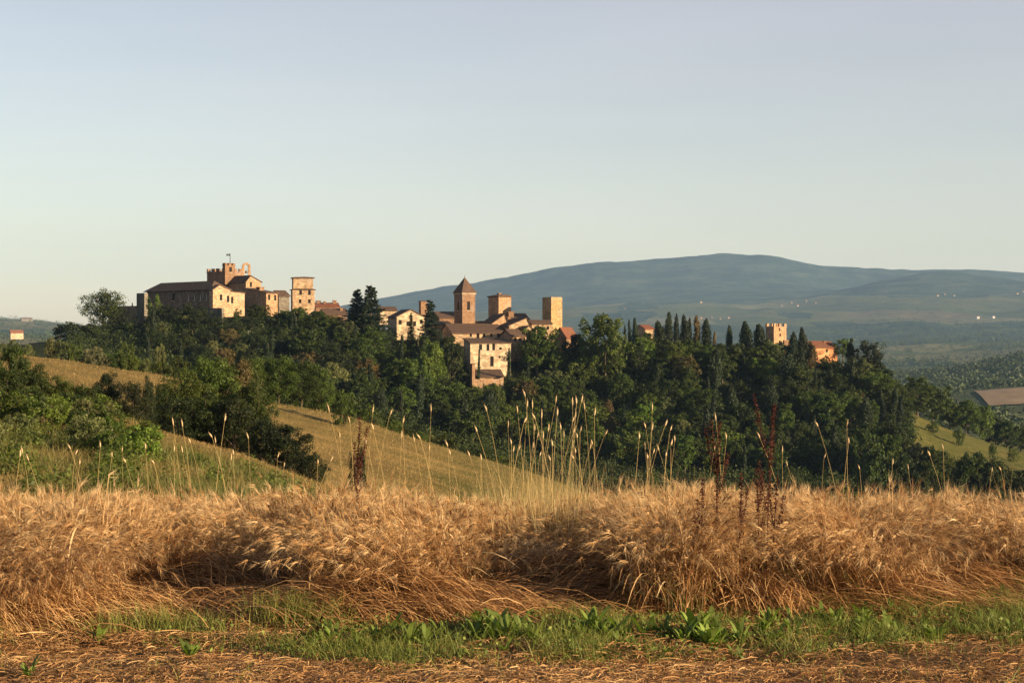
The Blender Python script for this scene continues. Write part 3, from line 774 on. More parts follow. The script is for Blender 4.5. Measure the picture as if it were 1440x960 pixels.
    b('side_wing', 'small pinkish wing with tiled roof right of the convent front', 'house', 720, 508, 543, 16, 10, 25, 472.5, 'brick_pale', 'gable_l', 463.5, B=9, win=[(0.3, 478, 0.8, 1.2), (0.7, 478, 0.8, 1.2)])
    b('garden_store', 'low garden building with grey roof at the foot of the convent', 'shed', 672, 552, 520, 36, 4, 10, 530, 'tan', 'shed_r', 521.5, B=6.5, rmat='tile')
    b('garden_wall', 'low red garden wall in front of the convent store', 'wall', 664, 556, 512, 41, 1, 8, 533, 'brick_pale', 'flat', B=0.7)
    b('lone_pillar', 'red brick gate pillar beside the foot of the convent', 'pillar', 664, 545, 518, 4, 3, 35, 512, 'brick', 'hip', 511, over=0.15)
    # towers and roofs to the right of the bell tower
    b('square_tower', 'square tower with thin overhanging tiled cap', 'tower', 701.3, 480, 572, 17.5, 14.5, 35, 417.5, 'brick_pale', 'slab', 415, over=0.35, chim=[(0.45, 0.5, 416, 412.5, 1.0)])
    b('lean_roof_house', 'house with slanting sunlit gable in front of the square tower', 'house', 692, 480, 560, 22, 6, 20, 455, 'brick_pale', 'gable_r', 442.5, gable_at=0.8, B=11)
    b('gable_end_house', 'tan gable-ended house between the two square towers', 'house', 716, 482, 553, 29, 6, 20, 458, 'tan', 'gable_r', 447.5, gable_at=0.85, B=12, win=[(0.5, 461.5, 0.7, 0.9), (0.82, 463, 0.8, 1.2)])
    b('roof_house', 'dark tiled roof with sunlit chimney behind the tan gable', 'house', 712, 478, 566, 34, 6, 16, 452, 'brick', 'gable_l', 441, B=14, chim=[(0.15, 0.1, 452, 446, 1.0), (0.32, 0.3, 447, 438.5, 1.8)])
    b('low_roof_house', 'low house with brown roof tucked behind the convent range', 'house', 676, 478, 563, 26, 6, 18, 459, 'tan', 'gable_l', 452, B=9)
    b('stepped_house', 'small tan house stepping down beside the gable-ended house', 'house', 738, 482, 549, 12, 5, 25, 463, 'tan', 'gable_r', 459, B=7, win=[(0.5, 467, 0.6, 0.9)])
    b('nave_annexe', 'low brick annexe with sloping roof left of the church nave', 'house', 606, 478, 566, 30, 5, 16, 457, 'brick_pale', 'shed_r', 452, B=7)
    b('low_house', 'long low tan house at the foot of the plain tower', 'house', 748, 490, 558, 28, 4, 14, 455.5, 'tan', 'gable_l', 450.5, B=8, win=[(0.8, 461, 0.8, 1.2), (0.3, 461, 0.8, 1.2), (0.55, 461.5, 0.7, 1.0)])
    b('plain_tower', 'plain flat-topped ochre tower with a shaded left face', 'tower', 775.2, 490, 564, 15.5, 12.5, 35, 417.5, 'ochre', 'flat')
    b('red_house', 'red-roofed house with small sunlit end wall below the plain tower', 'house', 796.5, 510, 548, 15, 17, 40, 474, 'brick', 'gable_l', 461, 'tile_red', win=[(0.75, 481, 1.3, 2.4)])
    b('hidden_house', 'small red-roofed house glimpsed among cypress tops', 'house', 907, 490, 590, 12, 4, 25, 462.5, 'tan', 'gable_l', 457.5, 'tile_red', B=7)
    b('battlement_tower', 'squat battlemented tower among the cypresses on the ridge', 'tower', 1088.3, 510, 566, 17.5, 11.5, 35, 459, 'brick_pale', 'crenel', win=[(0.45, 463.5, 0.6, 1.0), (0.5, 471, 0.6, 1.1)], merlon=(1.0, 1.0))
    b('orange_house', 'orange plastered house with red roof at the end of the ridge', 'house', 1146.5, 530, 556, 31, 11, 30, 488.5, 'orange', 'gable_l', 480.5, 'tile_red', win=[(0.52, 493, 0.9, 1.1)], chim=[(0.92, 0.15, 489, 483, 0.9), (0.72, 0.4, 486, 481, 0.8), (0.6, 0.45, 485, 481.5, 0.7)], B=9)
    b('red_wall', 'short red wall below the battlemented tower', 'wall', 1103, 520, 560, 11, 2, 20, 478, 'brick', 'flat', B=1.0)
    b('town_wall', 'dark stone town wall running left of the bastion', 'wall', 192, 478, 558, 3, 40, 62, 430, 'greystone', 'flat')
    b('retaining_wall', 'dark retaining wall below the sunlit gabled house', 'wall', 312, 462, 545, 3, 24, 55, 433, 'greystone', 'flat')
    # far houses
    fh = [('farmhouse', 'white red-roofed farmhouse on the far left plain', 11, 473, 2300, 18, 4, 468, 464, 'cream', 'tile_red'),
          ('hilltop_villa', 'tiny villa on the skyline of the far left hill', 26, 452, 6300, 16, 4, 448, 446.5, 'greystone', 'tile'),
          ('far_house', 'tiny white house alone on the dark far ridge', 1307, 407.5, 9300, 3.2, 2, 405, 404, 'white', 'tile'),
          ('far_house', 'white house highest of the small group near the right edge', 1372, 429.5, 8300, 2.6, 1.5, 428, 427, 'white', 'tile'),
          ('far_house', 'white house leftmost of the pair above the blue woods at right', 1372, 447, 7000, 3.6, 2, 445, 443.8, 'white', 'tile'),
          ('far_house', 'white house rightmost of the pair above the blue woods at right', 1394, 446.5, 7000, 3.2, 2, 444.5, 443.3, 'white', 'tile'),
          ('far_house', 'small dull house left of the brown field on the right', 1328, 557, 1500, 3.5, 2, 553.5, 551.8, 'greystone', 'tile')]
    for (nm, lb, px, base, Y, wr, wl, ev, ap, mt, rm) in fh:
        b(nm, lb, 'house', px + wl, base + (4 if Y < 2400 else 1.2), Y, wr, wl, 30, ev, mt, 'gable_l', ap, rm, B=max(8, 5 * Y / F))
    i = 0
    for px, py, Y in [(985, 449, 7600), (1000, 447, 7700), (1012, 450, 7500), (1024, 448, 7600), (1098, 429, 8700), (1112, 428, 8800), (1121, 431, 8600), (1133, 428, 8800), (1146, 431, 8600),
                      (1318, 430, 8500), (1328, 429, 8600), (1341, 430, 8500), (1430, 431, 8500), (1438, 428, 8600), (878, 432, 8500), (985, 426, 9000)]:
        k = Y / F; x = (px - 720) * k; zg = gz(x, Y); base = 480 - (zg - CAMZ) / k
        b('village_house', 'tiny house of the scattered village on the hazy far slope', 'house', px, base + 1.5, Y, 2.4, 1.5, 30, base - 1.4, 'tan' if i % 3 == 0 else 'greystone', 'gable_l', base - 2.6, 'tile', B=9, group='houses of the far village'); i += 1

town()

# ------------------------------------------------------------------ individual trees
PROTECT = [(290, 398, 345, 446, 560), (346, 388, 392, 442, 550), (408, 388, 445, 432, 550), (443, 422, 478, 440, 550), (534, 430, 560, 446, 545), (557, 434, 600, 462, 545),
           (617, 436, 672, 456, 545), (655, 455, 712, 478, 545), (657, 480, 722, 527, 542), (664, 526, 706, 540, 508), (712, 440, 748, 468, 545), (748, 450, 790, 462, 545), (774, 460, 812, 488, 540),
           (687, 410, 720, 455, 545), (720, 470, 736, 485, 540), (903, 457, 920, 466, 560), (1077, 452, 1108, 478, 555), (1146, 480, 1179, 510, 548), (207, 392, 300, 424, 550), (192, 410, 208, 440, 550), (639, 386, 670, 456, 550), (763, 415, 791, 462, 550)]
def blocked(px, top, Y, w):
    for (a, t, c, d, yb) in PROTECT:
        if Y < yb + 4 and px + w / 2 > a and px - w / 2 < c and top < d: return True
    return False


SUN_AZ, SUN_EL = R(61), R(13.5)
SUNNY = [(c_, l_, y_) for (cols, lines, y_) in [((664, 686, 708), (486, 500, 515), 532), ((1150, 1163, 1176), (490, 503), 556), ((1090, 1104), (460, 474), 566), ((300, 318, 340), (412, 430), 553), ((376, 388), (418, 430), 556), ((414, 428, 440), (393, 412, 428), 556),
         ((562, 577, 594), (442, 452), 552), ((655, 667), (415, 440), 560), ((704, 717), (420, 440), 572), ((778, 788), (420, 445), 564), ((799, 810), (478,), 548), ((660, 690, 705), (471,), 548), ((725, 740), (455,), 553), ((750, 772), (460,), 558), ((670, 700), (536,), 515), ((910, 917), (464,), 590)] for c_ in cols for l_ in lines]
SUNNY = [((c_ - 720) / F * y_, y_, CAMZ + (480 - l_) / F * y_) for c_, l_, y_ in SUNNY]
def shades(x, Y, ztop, rad):
    ux, uy = math.sin(SUN_AZ), -math.cos(SUN_AZ)
    n_ = 0
    for fx_, fy_, fz_ in SUNNY:
        dx, dy = x - fx_, Y - fy_
        t = dx * ux + dy * uy
        if t < rad * 0.5 or t > 160: continue
        if abs(dx * -uy + dy * ux) < rad * 0.85 and fz_ + t * math.tan(SUN_EL) < ztop: n_ += 1
    return n_

def ridge_trees():
    P = plant
    P('open_tree', 146, 552, 406, w=62, col='dark', label='tall open-crowned tree left of the town wall', group=None)
    for px, top, w in [(98, 452, 36), (122, 455, 30), (84, 456, 24), (160, 450, 34), (180, 456, 28)]:
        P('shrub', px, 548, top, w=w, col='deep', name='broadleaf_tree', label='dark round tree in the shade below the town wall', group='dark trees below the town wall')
    P('cypress_tree', 186, 565, 424, w=5, col='cyp', label='thin cypress tip left of the grey bastion')
    # ivy and shrubs on the palace bank; dark leaf colour also carries its shade
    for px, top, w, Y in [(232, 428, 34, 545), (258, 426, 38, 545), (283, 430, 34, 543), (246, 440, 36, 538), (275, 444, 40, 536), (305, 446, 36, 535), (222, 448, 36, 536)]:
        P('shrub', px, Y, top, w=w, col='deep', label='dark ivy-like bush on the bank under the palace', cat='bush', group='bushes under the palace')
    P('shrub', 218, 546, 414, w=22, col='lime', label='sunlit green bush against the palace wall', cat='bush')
    P('shrub', 333, 545, 434, w=14, col='mid', label='small bush before the sunlit annexe', cat='bush')
    P('broadleaf_tree', 362, 546, 428, w=28, col='dark', label='dark tree below the brown corner house')
    P('broadleaf_tree', 398, 545, 436, w=28, col='mid', label='round tree below the lean-to house')
    for px, top, w, c in [(420, 432, 34, 'mid'), (446, 437, 34, 'dark'), (470, 444, 34, 'mid'), (432, 446, 34, 'dark'), (458, 452, 34, 'dark')]:
        P('broadleaf_tree', px, 540, top, w=w, col=c, label='leafy tree in the row under the tall house', group='trees under the tall house')
    # tall firs
    P('fir_tree', 522, 538, 398, w=62, col='fir', label='tallest fir left of the cream house', var=0)
    P('fir_tree', 502, 542, 405, w=50, col='fir', label='slightly lower fir behind the tallest fir', var=1)
    P('cypress_tree', 511, 536, 409, w=13, col='cyp', label='slender cypress standing among the firs')
    P('fir_tree', 605, 541, 419, w=42, col='fir', label='dark fir between the cream house and the bell tower', var=2)
    P('fir_tree', 578, 546, 438, w=15, col='lime', label='small spiky tree before the cream gable', var=2)
    # cypresses by the convent
    P('cypress_tree', 673, 519, 481, w=6, var=1, col='cyp', label='slim cypress left of the door of the convent front')
    P('cypress_tree', 715, 519, 486, w=9, var=2, col='cyp', label='cypress at the right edge of the convent front')
    P('cypress_tree', 588, 520, 466, w=20, col='cyp', label='thick cypress below the dark fir')
    P('cypress_tree', 622, 522, 462, w=10, col='cyp', label='slim cypress left of the convent front')
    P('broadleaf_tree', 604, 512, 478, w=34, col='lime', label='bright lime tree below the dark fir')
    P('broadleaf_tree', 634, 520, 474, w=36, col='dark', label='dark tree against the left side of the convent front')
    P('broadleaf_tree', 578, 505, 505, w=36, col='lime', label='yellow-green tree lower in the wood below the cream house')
    P('broadleaf_tree', 850, 531, 443, w=66, col='mid', label='broad round tree right of the red house')
    P('broadleaf_tree', 756, 536, 459, w=56, col='mid', label='round tree below the low tan house')
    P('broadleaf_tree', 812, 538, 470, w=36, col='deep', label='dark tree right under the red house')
    for px, top, w in [(668, 542, 20), (684, 540, 24), (701, 541, 22)]:
        P('shrub', px, 506, top, w=w, col='mid', label='bush growing in front of the low red garden wall', cat='bush', group='bushes before the garden wall')
    # cypress row on the ridge: column, tip, width, colour
    row = [(879, 455, 5, 'cyp'), (886, 447, 6, 'cyp'), (894, 446, 10, 'cyp'), (926, 450, 17, 'cyp'), (939, 438, 14, 'cyp'), (952, 440, 9, 'cyp'), (962, 441, 12, 'cyp'), (971, 444, 8, 'cyp'),
           (980, 441, 12, 'rust'), (994, 447, 15, 'cyp'), (1004, 464, 6, 'rust'), (1025, 456, 10, 'cyp'), (1048, 451, 19, 'cyp'), (1070, 455, 25, 'cyp'), (1117, 466, 15, 'cyp'), (1130, 459, 15, 'cyp'), (1197, 473, 11, 'cyp'), (1140, 478, 12, 'rust')]
    for i, (px, top, w, c) in enumerate(row):
        rank = ['first', 'second', 'third', 'fourth', 'fifth', 'sixth', 'seventh', 'eighth', 'ninth', 'tenth', 'eleventh', 'twelfth', 'thirteenth', 'fourteenth', 'fifteenth', 'sixteenth', 'seventeenth', 'eighteenth']
        where = 'near the small red-roofed house' if px < 910 else ('in the tight cluster' if px < 985 else ('left of the battlemented tower' if px < 1080 else 'between the battlemented tower and the ridge end'))
        kind = 'cypress_tree' if w < 9 or c == 'rust' or px == 1197 else 'stout_cypress'
        o = P(kind, px, 552 if px < 1060 else 546, top, w=w * (1.15 if kind == 'stout_cypress' else 1.35), col=c, label='', group='cypresses along the ridge')
        ln = int(w >= 15)
        o['label'] = f"{'rusty' if c == 'rust' else 'dark'} {'broad' if ln else 'slim'} cypress {where}"
    P('pine_tree', 1222, 545, 479, w=40, col='fir', label='rounded pine right of the pointed cypress at the ridge end')
    P('pine_tree', 1185, 560, 476, w=24, col='mid', label='green round-topped tree behind the orange house')
    P('pine_tree', 1085, 543, 478, w=34, col='olive', label='olive-brown pine in front of the battlemented tower', var=1)
    P('shrub', 1160, 549, 500, w=16, col='olive', label='yellowish bush against the orange house', cat='bush')
    for px, top, w, Y in [(1246, 528, 40, 560), (1268, 540, 36, 565), (1290, 531, 44, 600), (1312, 541, 40, 605), (1335, 560, 36, 612), (1358, 562, 36, 610), (1382, 570, 30, 618), (1416, 592, 34, 625), (1436, 598, 34, 630), (1400, 585, 30, 630)]:
        P('broadleaf_tree', px, Y, top, w=w, col='mid' if px % 4 else 'dark', label='green tree stepping down the right end of the ridge', group='trees at the right end of the ridge')
    for i, (px, top, w) in enumerate([(872, 470, 30), (888, 474, 26), (925, 474, 30), (945, 470, 34), (968, 468, 30), (990, 474, 30), (1012, 474, 26), (1032, 477, 26), (1052, 478, 28), (1118, 490, 30), (1136, 496, 26), (1064, 480, 24), (1200, 500, 30), (1212, 505, 30), (1196, 515, 30), (958, 480, 30), (1000, 482, 30), (911, 458, 22), (1098, 470, 22), (1108, 476, 22), (1165, 500, 24)]):
        P('broadleaf_tree', px, 549, top + 9, w=w, col=['mid', 'dark', 'dark', 'olive', 'mid'][i % 5], label='bushy tree filling in between the cypress trunks on the ridge', group='bushy trees between the ridge cypresses')
    for i in range(11):
        px = 1215 + i * 23 + 6 * math.sin(i * 2.3)
        P('broadleaf_tree', px, 466, 612 + (px - 1250) * 0.27 + 5 * math.sin(i * 3.1), w=34 + 8 * math.sin(i * 1.7), col=['dark', 'mid', 'dark', 'deep'][i % 4], label='dark tree in the row along the lower side of the right-hand grass slope', group='tree row along the right-hand slope')
    for px, top, w, Y in [(1348, 600, 16, 530), (1396, 622, 14, 520), (1425, 630, 18, 535), (1312, 592, 20, 540)]:
        P('shrub', px, Y, top, w=w, col='mid', label='lone bush on the right-hand grass slope', cat='bush', group='bushes on the right-hand slope')
    for i, (px, top, w) in enumerate([(1230, 632, 46), (1262, 640, 50), (1300, 648, 44), (1330, 655, 36), (1368, 636, 48), (1400, 645, 52), (1432, 660, 40), (1385, 655, 50)]):
        P('broadleaf_tree', px, 430, top, w=w, col='dark', label='dark tree at the foot of the right-hand grass slope', group='trees below the right-hand slope')

ridge_trees()

def wood():
    """the wooded flank of the town hill, tree by tree"""
    placed = []
    cnt = 0
    tries = 0
    while cnt < 300 and tries < 16000:
        tries += 1
        px = rng.uniform(205, 1275); Y = rng.uniform(470, 546)
        if px < 360 and Y < 500 and rng.random() < 0.4: continue
        x = (px - 720) / F * Y
        if any((x - q[0]) ** 2 + ((Y - q[1]) * 1.0) ** 2 < (3.9) ** 2 for q in placed): continue
        zg = gz(x, Y)
        base = 480 - (zg - CAMZ) / Y * F
        if px < 480 and base < 452: continue
        u = rng.random()
        patch = fbm(px / 120, Y / 30, 77, 2).item() if hasattr(fbm(px / 120, Y / 30, 77, 2), 'item') else fbm(px / 120, Y / 30, 77, 2)
        cy = 0.14 + 0.22 * (px > 980) * (Y > 490) + 0.1 * (480 < px < 600)
        if u < cy:
            kind = 'cypress_tree' if rng.random() < 0.75 else 'stout_cypress'; h = rng.uniform(8, 14.5); col = 'cyp' if rng.random() < 0.95 else 'rust'; w = None
            wpx = 14
        else:
            kind = 'broadleaf_tree'; h = rng.uniform(6.5, 11) * (0.6 if px < 420 else 1)
            q = rng.random() * 0.6 + patch * 0.6
            col = 'lime' if q > 0.82 else ('mid' if q > 0.5 else 'dark')
            if px < 480: col = 'deep' if rng.random() < 0.75 else 'dark'  # darkest leaf colour here paints in the shade on the palace bank
            elif px > 900 and col == 'mid' and rng.random() < 0.5: col = 'dark'
            if rng.random() < 0.05: col = 'rust'
            if rng.random() < 0.08: col = 'olive'
            wpx = h * 0.42 * 2 * F / Y
        top = base - h * F / Y
        if blocked(px, top, Y, wpx):
            h *= 0.5; top = base - h * F / Y
            if blocked(px, top, Y, wpx * 0.6): continue
        ok_ = False
        for q_ in range(5):
            if not shades(x, Y, zg + h, 1.6 if 'cyp' in kind else h * 0.42): ok_ = True; break
            h *= 0.75
        if not ok_ or h < 3: continue
        top = base - h * F / Y
        if px > 815 and px < 1250 and top < 470 + 12 * (px > 1100): continue
        part = 'under the palace bank' if px < 480 else ('below the convent' if px < 760 else ('on the flank below the cypress row' if px < 1060 else 'on the flank below the battlemented tower'))
        sp = 'cypress' if 'cypress' in kind else 'leafy tree'
        tone = {'deep': 'very dark', 'cyp': 'dark', 'rust': 'rusty', 'dark': 'dark green', 'mid': 'green', 'lime': 'bright yellow-green', 'olive': 'olive-toned'}[col]
        plant(kind, px, Y, h=h, col=col, label=f'{tone} {sp} in the wood {part}', group=f'{sp}s of the wood {part}')
        placed.append((x, Y)); cnt += 1
wood()

def middle_trees():
    P = plant
    # big clump in the gully between the two fields (near enough to see leaves)
    D = [(228, 540, 66, 150, 'dark'), (262, 520, 74, 152, 'mid'), (300, 500, 80, 156, 'mid'), (330, 494, 72, 160, 'rust'), (356, 528, 60, 154, 'dark'), (392, 500, 62, 238, 'mid'), (424, 506, 58, 240, 'dark'), (356, 504, 44, 236, 'mid'),
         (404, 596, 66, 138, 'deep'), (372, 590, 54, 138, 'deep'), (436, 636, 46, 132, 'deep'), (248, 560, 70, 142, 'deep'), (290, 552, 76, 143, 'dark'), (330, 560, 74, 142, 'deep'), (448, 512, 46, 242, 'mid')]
    for px, top, w, Y, c in D:
        P('near_tree', px, Y, top, w=w, col=c, label='dark leafy tree of the big clump in the gully', group='clump of trees in the gully')
    P('near_tree', 150, 140, 524, w=44, col='deep', label='dark bushy tree standing in the dry field at left', sink=0.3)
    P('near_tree', 186, 138, 536, w=40, col='deep', label='dark tree next to the clump at the field edge', sink=0.3)
    P('near_tree', 208, 140, 528, w=22, col='deep', label='narrow dark sapling at the left end of the clump', sink=0.3)
    P('shrub', 505, 120, 628, w=26, col='deep', label='narrow dark bush on the dry slope in the middle', cat='bush')
    P('shrub', 484, 205, 548, w=34, col='mid', label='light bush at the crest of the dry slope', cat='bush')
    for px, top, w, Y in [(20, 486, 60, 118), (52, 512, 54, 112), (-14, 494, 60, 116), (84, 528, 50, 112), (10, 520, 56, 106), (118, 540, 44, 112), (-30, 520, 50, 110)]:
        P('near_tree', px, Y, top, w=w, col='dark' if px % 3 else 'mid', label='dense green bush-tree at the left edge of the scrub slope', group='bush-trees on the left scrub slope', sink=0.4)
    # olive-grey shrubs on the crest of the dry field
    S_ = [(14, 478, 34, 'olive'), (40, 484, 24, 'olive'), (72, 474, 26, 'olive'), (88, 478, 22, 'olive'), (104, 482, 20, 'mid'), (132, 488, 34, 'grey'), (148, 500, 18, 'grey'), (166, 496, 26, 'mid'), (186, 500, 28, 'mid'), (206, 504, 26, 'olive'), (226, 506, 28, 'mid'), (176, 480, 22, 'mid'),
          (225, 484, 18, 'olive'), (250, 500, 34, 'dark')]
    for px, top, w, c in S_:
        P('shrub', px, 232, top, w=w, col=c, label=f"{ {'olive':'olive-green','grey':'grey-brown','mid':'green','dark':'dark green'}[c]} bush along the crest of the dry field", cat='bush', group='bushes along the dry field crest', sink=0.3)
    for i in range(26):
        px = rng.uniform(440, 760); Y = rng.uniform(236, 262)
        P('shrub', px, Y, h=rng.uniform(1.8, 3.6), col=['mid', 'dark', 'olive'][i % 3], label='low bush along the lower edge of the dry slope', cat='bush', group='bushes below the dry slope', sink=0.2)
    for i in range(40):
        px = rng.uniform(100, 480); Y = rng.uniform(300, 460)
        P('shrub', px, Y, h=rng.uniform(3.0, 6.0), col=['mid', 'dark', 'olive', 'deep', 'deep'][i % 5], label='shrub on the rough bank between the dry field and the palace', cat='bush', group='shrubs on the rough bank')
    for i in range(26):
        px = rng.uniform(760, 1300); Y = rng.uniform(300, 440)
        P('broadleaf_tree', px, Y, h=rng.uniform(5, 8.5), col=['mid', 'dark', 'lime', 'mid'][i % 4], label='leafy tree at the valley foot of the wood', group='trees at the valley foot')
    for i in range(34):
        px = rng.uniform(-60, 235); Y = rng.uniform(70, 112)
        if px > 160 and Y > 95: continue
        P('shrub', px, Y, h=rng.uniform(0.8, 1.9), col=['mid', 'olive', 'dark', 'lime'][i % 4], label='low scrub bush on the near left slope', cat='bush', group='scrub bushes on the near left slope', sink=0.1)
middle_trees()

for px, top, b_ in [(349, 466, 492), (405, 470, 490), (417, 480, 494)]:
    Y = 515; p = at(px, b_ + 6, Y); e = empty('lamp_post', p); tag(e, {349: 'tallest grey lamp post below the palace bank', 405: 'grey lamp post under the row of trees', 417: 'shortest grey lamp post under the row of trees'}[px], 'lamp post', 'lamp posts by the town road')
    h = (b_ + 6 - top) * Y / F
    mb = MB(); mb.cyl(0, 0, 0, h, 0.09, 8, 0.06); mb.build('post', M['post'], e)
    mb = MB(); mb.box(-0.1, 0.75, -0.15, 0.15, h + .003, h + 0.16); mb.build('lamp_head', M['post'], e)

# ------------------------------------------------------------------ loose cover (stuff)
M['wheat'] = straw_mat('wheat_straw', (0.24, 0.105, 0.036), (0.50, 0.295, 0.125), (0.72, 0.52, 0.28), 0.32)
M['straw'] = straw_mat('cut_straw', (0.20, 0.088, 0.032), (0.43, 0.225, 0.085), (0.66, 0.43, 0.20), 0.2)
M['grass'] = straw_mat('green_blades', (0.10, 0.12, 0.022), (0.19, 0.215, 0.042), (0.36, 0.33, 0.095), 0.42)
M['drygrass'] = straw_mat('dry_grass', (0.26, 0.18, 0.07), (0.42, 0.30, 0.12), (0.56, 0.43, 0.2), 0.35, green=(0.13, 0.15, 0.04))
M['slopegrass'] = straw_mat('slope_grass', (0.16, 0.105, 0.034), (0.27, 0.175, 0.06), (0.37, 0.25, 0.095), 0.3, green=(0.105, 0.115, 0.028))
M['scrub'] = leaf_mat('scrub_leaves', False, (0.085, 0.105, 0.020), 0.35)
M['cover'] = straw_mat('small_leaves', (0.07, 0.105, 0.02), (0.15, 0.20, 0.038), (0.28, 0.32, 0.075), 0.35)
M['brush'] = leaf_mat('brush_leaves', False, (0.035, 0.048, 0.010), 0.3, yellow=0.12)
M['farwood'] = leaf_mat('far_wood_leaves', False, (0.045, 0.06, 0.02), 0.1, yellow=0.1)

def ribbons(P, W, side):
    """P (N,K,3) centre lines, W (N,K) half widths, side (N,3)"""
    N, K = P.shape[:2]
    A = P - side[:, None] * W[..., None]; B = P + side[:, None] * W[..., None]
    V = np.stack([A, B], 2).reshape(N, K * 2, 3)
    i = np.arange(K - 1) * 2
    q = np.stack([i, i + 1, i + 3, i + 2], -1)
    f = (np.arange(N)[:, None, None] * (K * 2) + q[None]).reshape(-1, 4)
    return V.reshape(-1, 3), f

def rand_side(n, rg):
    a = rg.random(n) * 2 * PI
    return np.stack([np.cos(a), np.sin(a), 0 * a], -1)

def edge_y(x):
    xs = [-7, -4.6, -3.7, -3.0, -2.75, -2.3, -1.75, -1.5, -1.0, -0.45, -0.15, 0.2, 0.75, 0.85, 1.2, 1.6, 1.8, 2.1, 2.5, 3.0, 3.25, 3.5, 4.2, 7]
    ys = [11.7, 11.6, 11.5, 11.6, 12.9, 13.3, 13.1, 12.2, 11.9, 12.0, 12.8, 13.4, 13.3, 12.0, 11.75, 12.0, 12.5, 12.3, 12.1, 12.4, 13.1, 13.3, 12.9, 13.0]
    return np.interp(x, xs, ys)

def wheat():
    rg = np.random.default_rng(11)
    n0 = 104000
    y = 11.3 + (rg.random(n0) ** 1.25) * 15.5
    x = (rg.random(n0) * 2 - 1) * (0.335 * y + 1.9)
    keep = y > edge_y(x) + 0.12 * rg.normal(size=n0)
    x = x[keep]; y = y[keep]
    pat = fbm(x / 0.55, y / 0.8, 41, 3)
    keep = rg.random(len(x)) < 0.35 + 1.3 * pat
    x = x[keep]; y = y[keep]; n = len(x)
    z = ground(x, y)
    front = np.clip(1 - (y - edge_y(x)) / 1.3, 0, 1)
    big = fbm(x / 1.5, y / 1.8, 43, 2)
    h = (0.47 + 0.34 * big + 0.09 * rg.normal(size=n)) * (1 - 0.20 * front)
    for bx_, by_, br_, bh_ in [(1.25, 12.2, 0.42, 0.20), (0.35, 12.9, 0.5, -0.22), (-2.1, 13.2, 0.5, -0.14), (-3.3, 12.2, 0.5, 0.05), (2.4, 12.5, 0.5, 0.08), (3.3, 13.2, 0.35, -0.16), (-1.0, 12.5, 0.4, 0.06)]:
        h = h + bh_ * np.exp(-(((x - bx_) / br_) ** 2 + ((y - by_) / br_) ** 2))
    h = h * (1 - 0.22 * sstep(13, 18, y)) + 0.10 * (fbm(x / 0.6, y / 0.9, 45, 3) - 0.5) * sstep(13, 17, y)
    h = np.clip(h, 0.20, 0.95)
    ang = 2 * PI * fbm(x / 1.1, y / 1.4, 47, 2) * 1.6 + rg.normal(size=n) * 1.0
    dirv = np.stack([np.cos(ang) - 0.12, np.sin(ang) * 0.9 - 0.1 - 0.9 * front, 0 * ang], -1)
    lean = (0.06 + (0.40 - 0.16 * sstep(13, 16, y)) * rg.random(n) ** 1.5 + 0.55 * front * rg.random(n) + 0.35 * sstep(0.55, 0.75, fbm(x / 0.7, y / 0.7, 53, 2)))
    K = 6; t = np.linspace(0, 1, K)
    def pos(t_):
        t_ = np.asarray(t_)[None, :, None]
        l = lean[:, None, None]; H = h[:, None, None]
        up = np.array([0, 0, 1.0])
        return np.stack([x, y, z], -1)[:, None] + dirv[:, None] * (l * H * (0.35 * t_ + 0.65 * t_ ** 2.4)) + up * H * (t_ - 0.33 * l * t_ ** 2.6)
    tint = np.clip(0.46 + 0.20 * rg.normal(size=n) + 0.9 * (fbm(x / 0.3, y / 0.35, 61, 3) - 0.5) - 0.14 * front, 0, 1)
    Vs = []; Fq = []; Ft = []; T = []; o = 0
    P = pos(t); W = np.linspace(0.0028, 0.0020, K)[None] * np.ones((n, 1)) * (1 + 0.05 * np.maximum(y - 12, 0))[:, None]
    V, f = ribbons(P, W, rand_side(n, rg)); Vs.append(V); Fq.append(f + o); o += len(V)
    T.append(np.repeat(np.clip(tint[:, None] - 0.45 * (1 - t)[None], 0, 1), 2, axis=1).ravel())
    # dry leaves
    for rep in range(2):
        m = np.nonzero(rg.random(n) < 0.75)[0]
        s0 = 0.25 + 0.5 * rg.random(len(m)); b = pos([0.25, 0.75])[m]
        st = b[:, 0] + (b[:, 1] - b[:, 0]) * ((s0 - 0.25) / 0.5)[:, None]
        L = 0.10 + 0.16 * rg.random(len(m)); sd = rand_side(len(m), rg); up0 = 0.3 + 0.9 * rg.random(len(m))
        tt = np.linspace(0, 1, 5)[None, :, None]
        Pl = st[:, None] + sd[:, None] * (L[:, None, None] * tt) + np.array([0, 0, 1.0]) * (L[:, None, None] * (up0[:, None, None] * tt - 1.35 * tt ** 2))
        Wl = np.array([0.003, 0.005, 0.0045, 0.003, 0.0006])[None] * np.ones((len(m), 1))
        V, f = ribbons(Pl, Wl, unit(np.cross(sd, np.array([0, 0, 1.0])) + rg.normal(size=(len(m), 3)) * 0.4)); Vs.append(V); Fq.append(f + o); o += len(V)
        T.append(np.repeat(np.clip(tint[m] + 0.12 * rg.normal(size=len(m)), 0, 1), 10))
    # ears: spindle and awns
    e0 = pos([0.9, 1.0]); d = unit(e0[:, 1] - e0[:, 0]); st = e0[:, 1]
    droop = 0.35 + 0.9 * rg.random(n)
    L = 0.055 + 0.03 * rg.random(n)
    tt = np.linspace(0, 1, 4)[None, :, None]
    E = st[:, None] + d[:, None] * (L[:, None, None] * tt) + np.array([0, 0, -1.0]) * (L * droop)[:, None, None] * tt ** 2 * 0.6
    We = np.array([0.002, 0.0050, 0.0042, 0.0008])[None] * (1 + 0.04 * np.maximum(y - 12, 0))[:, None]
    s1 = unit(np.cross(d, rg.normal(size=(n, 3))))
    s2 = unit(np.cross(d, s1))
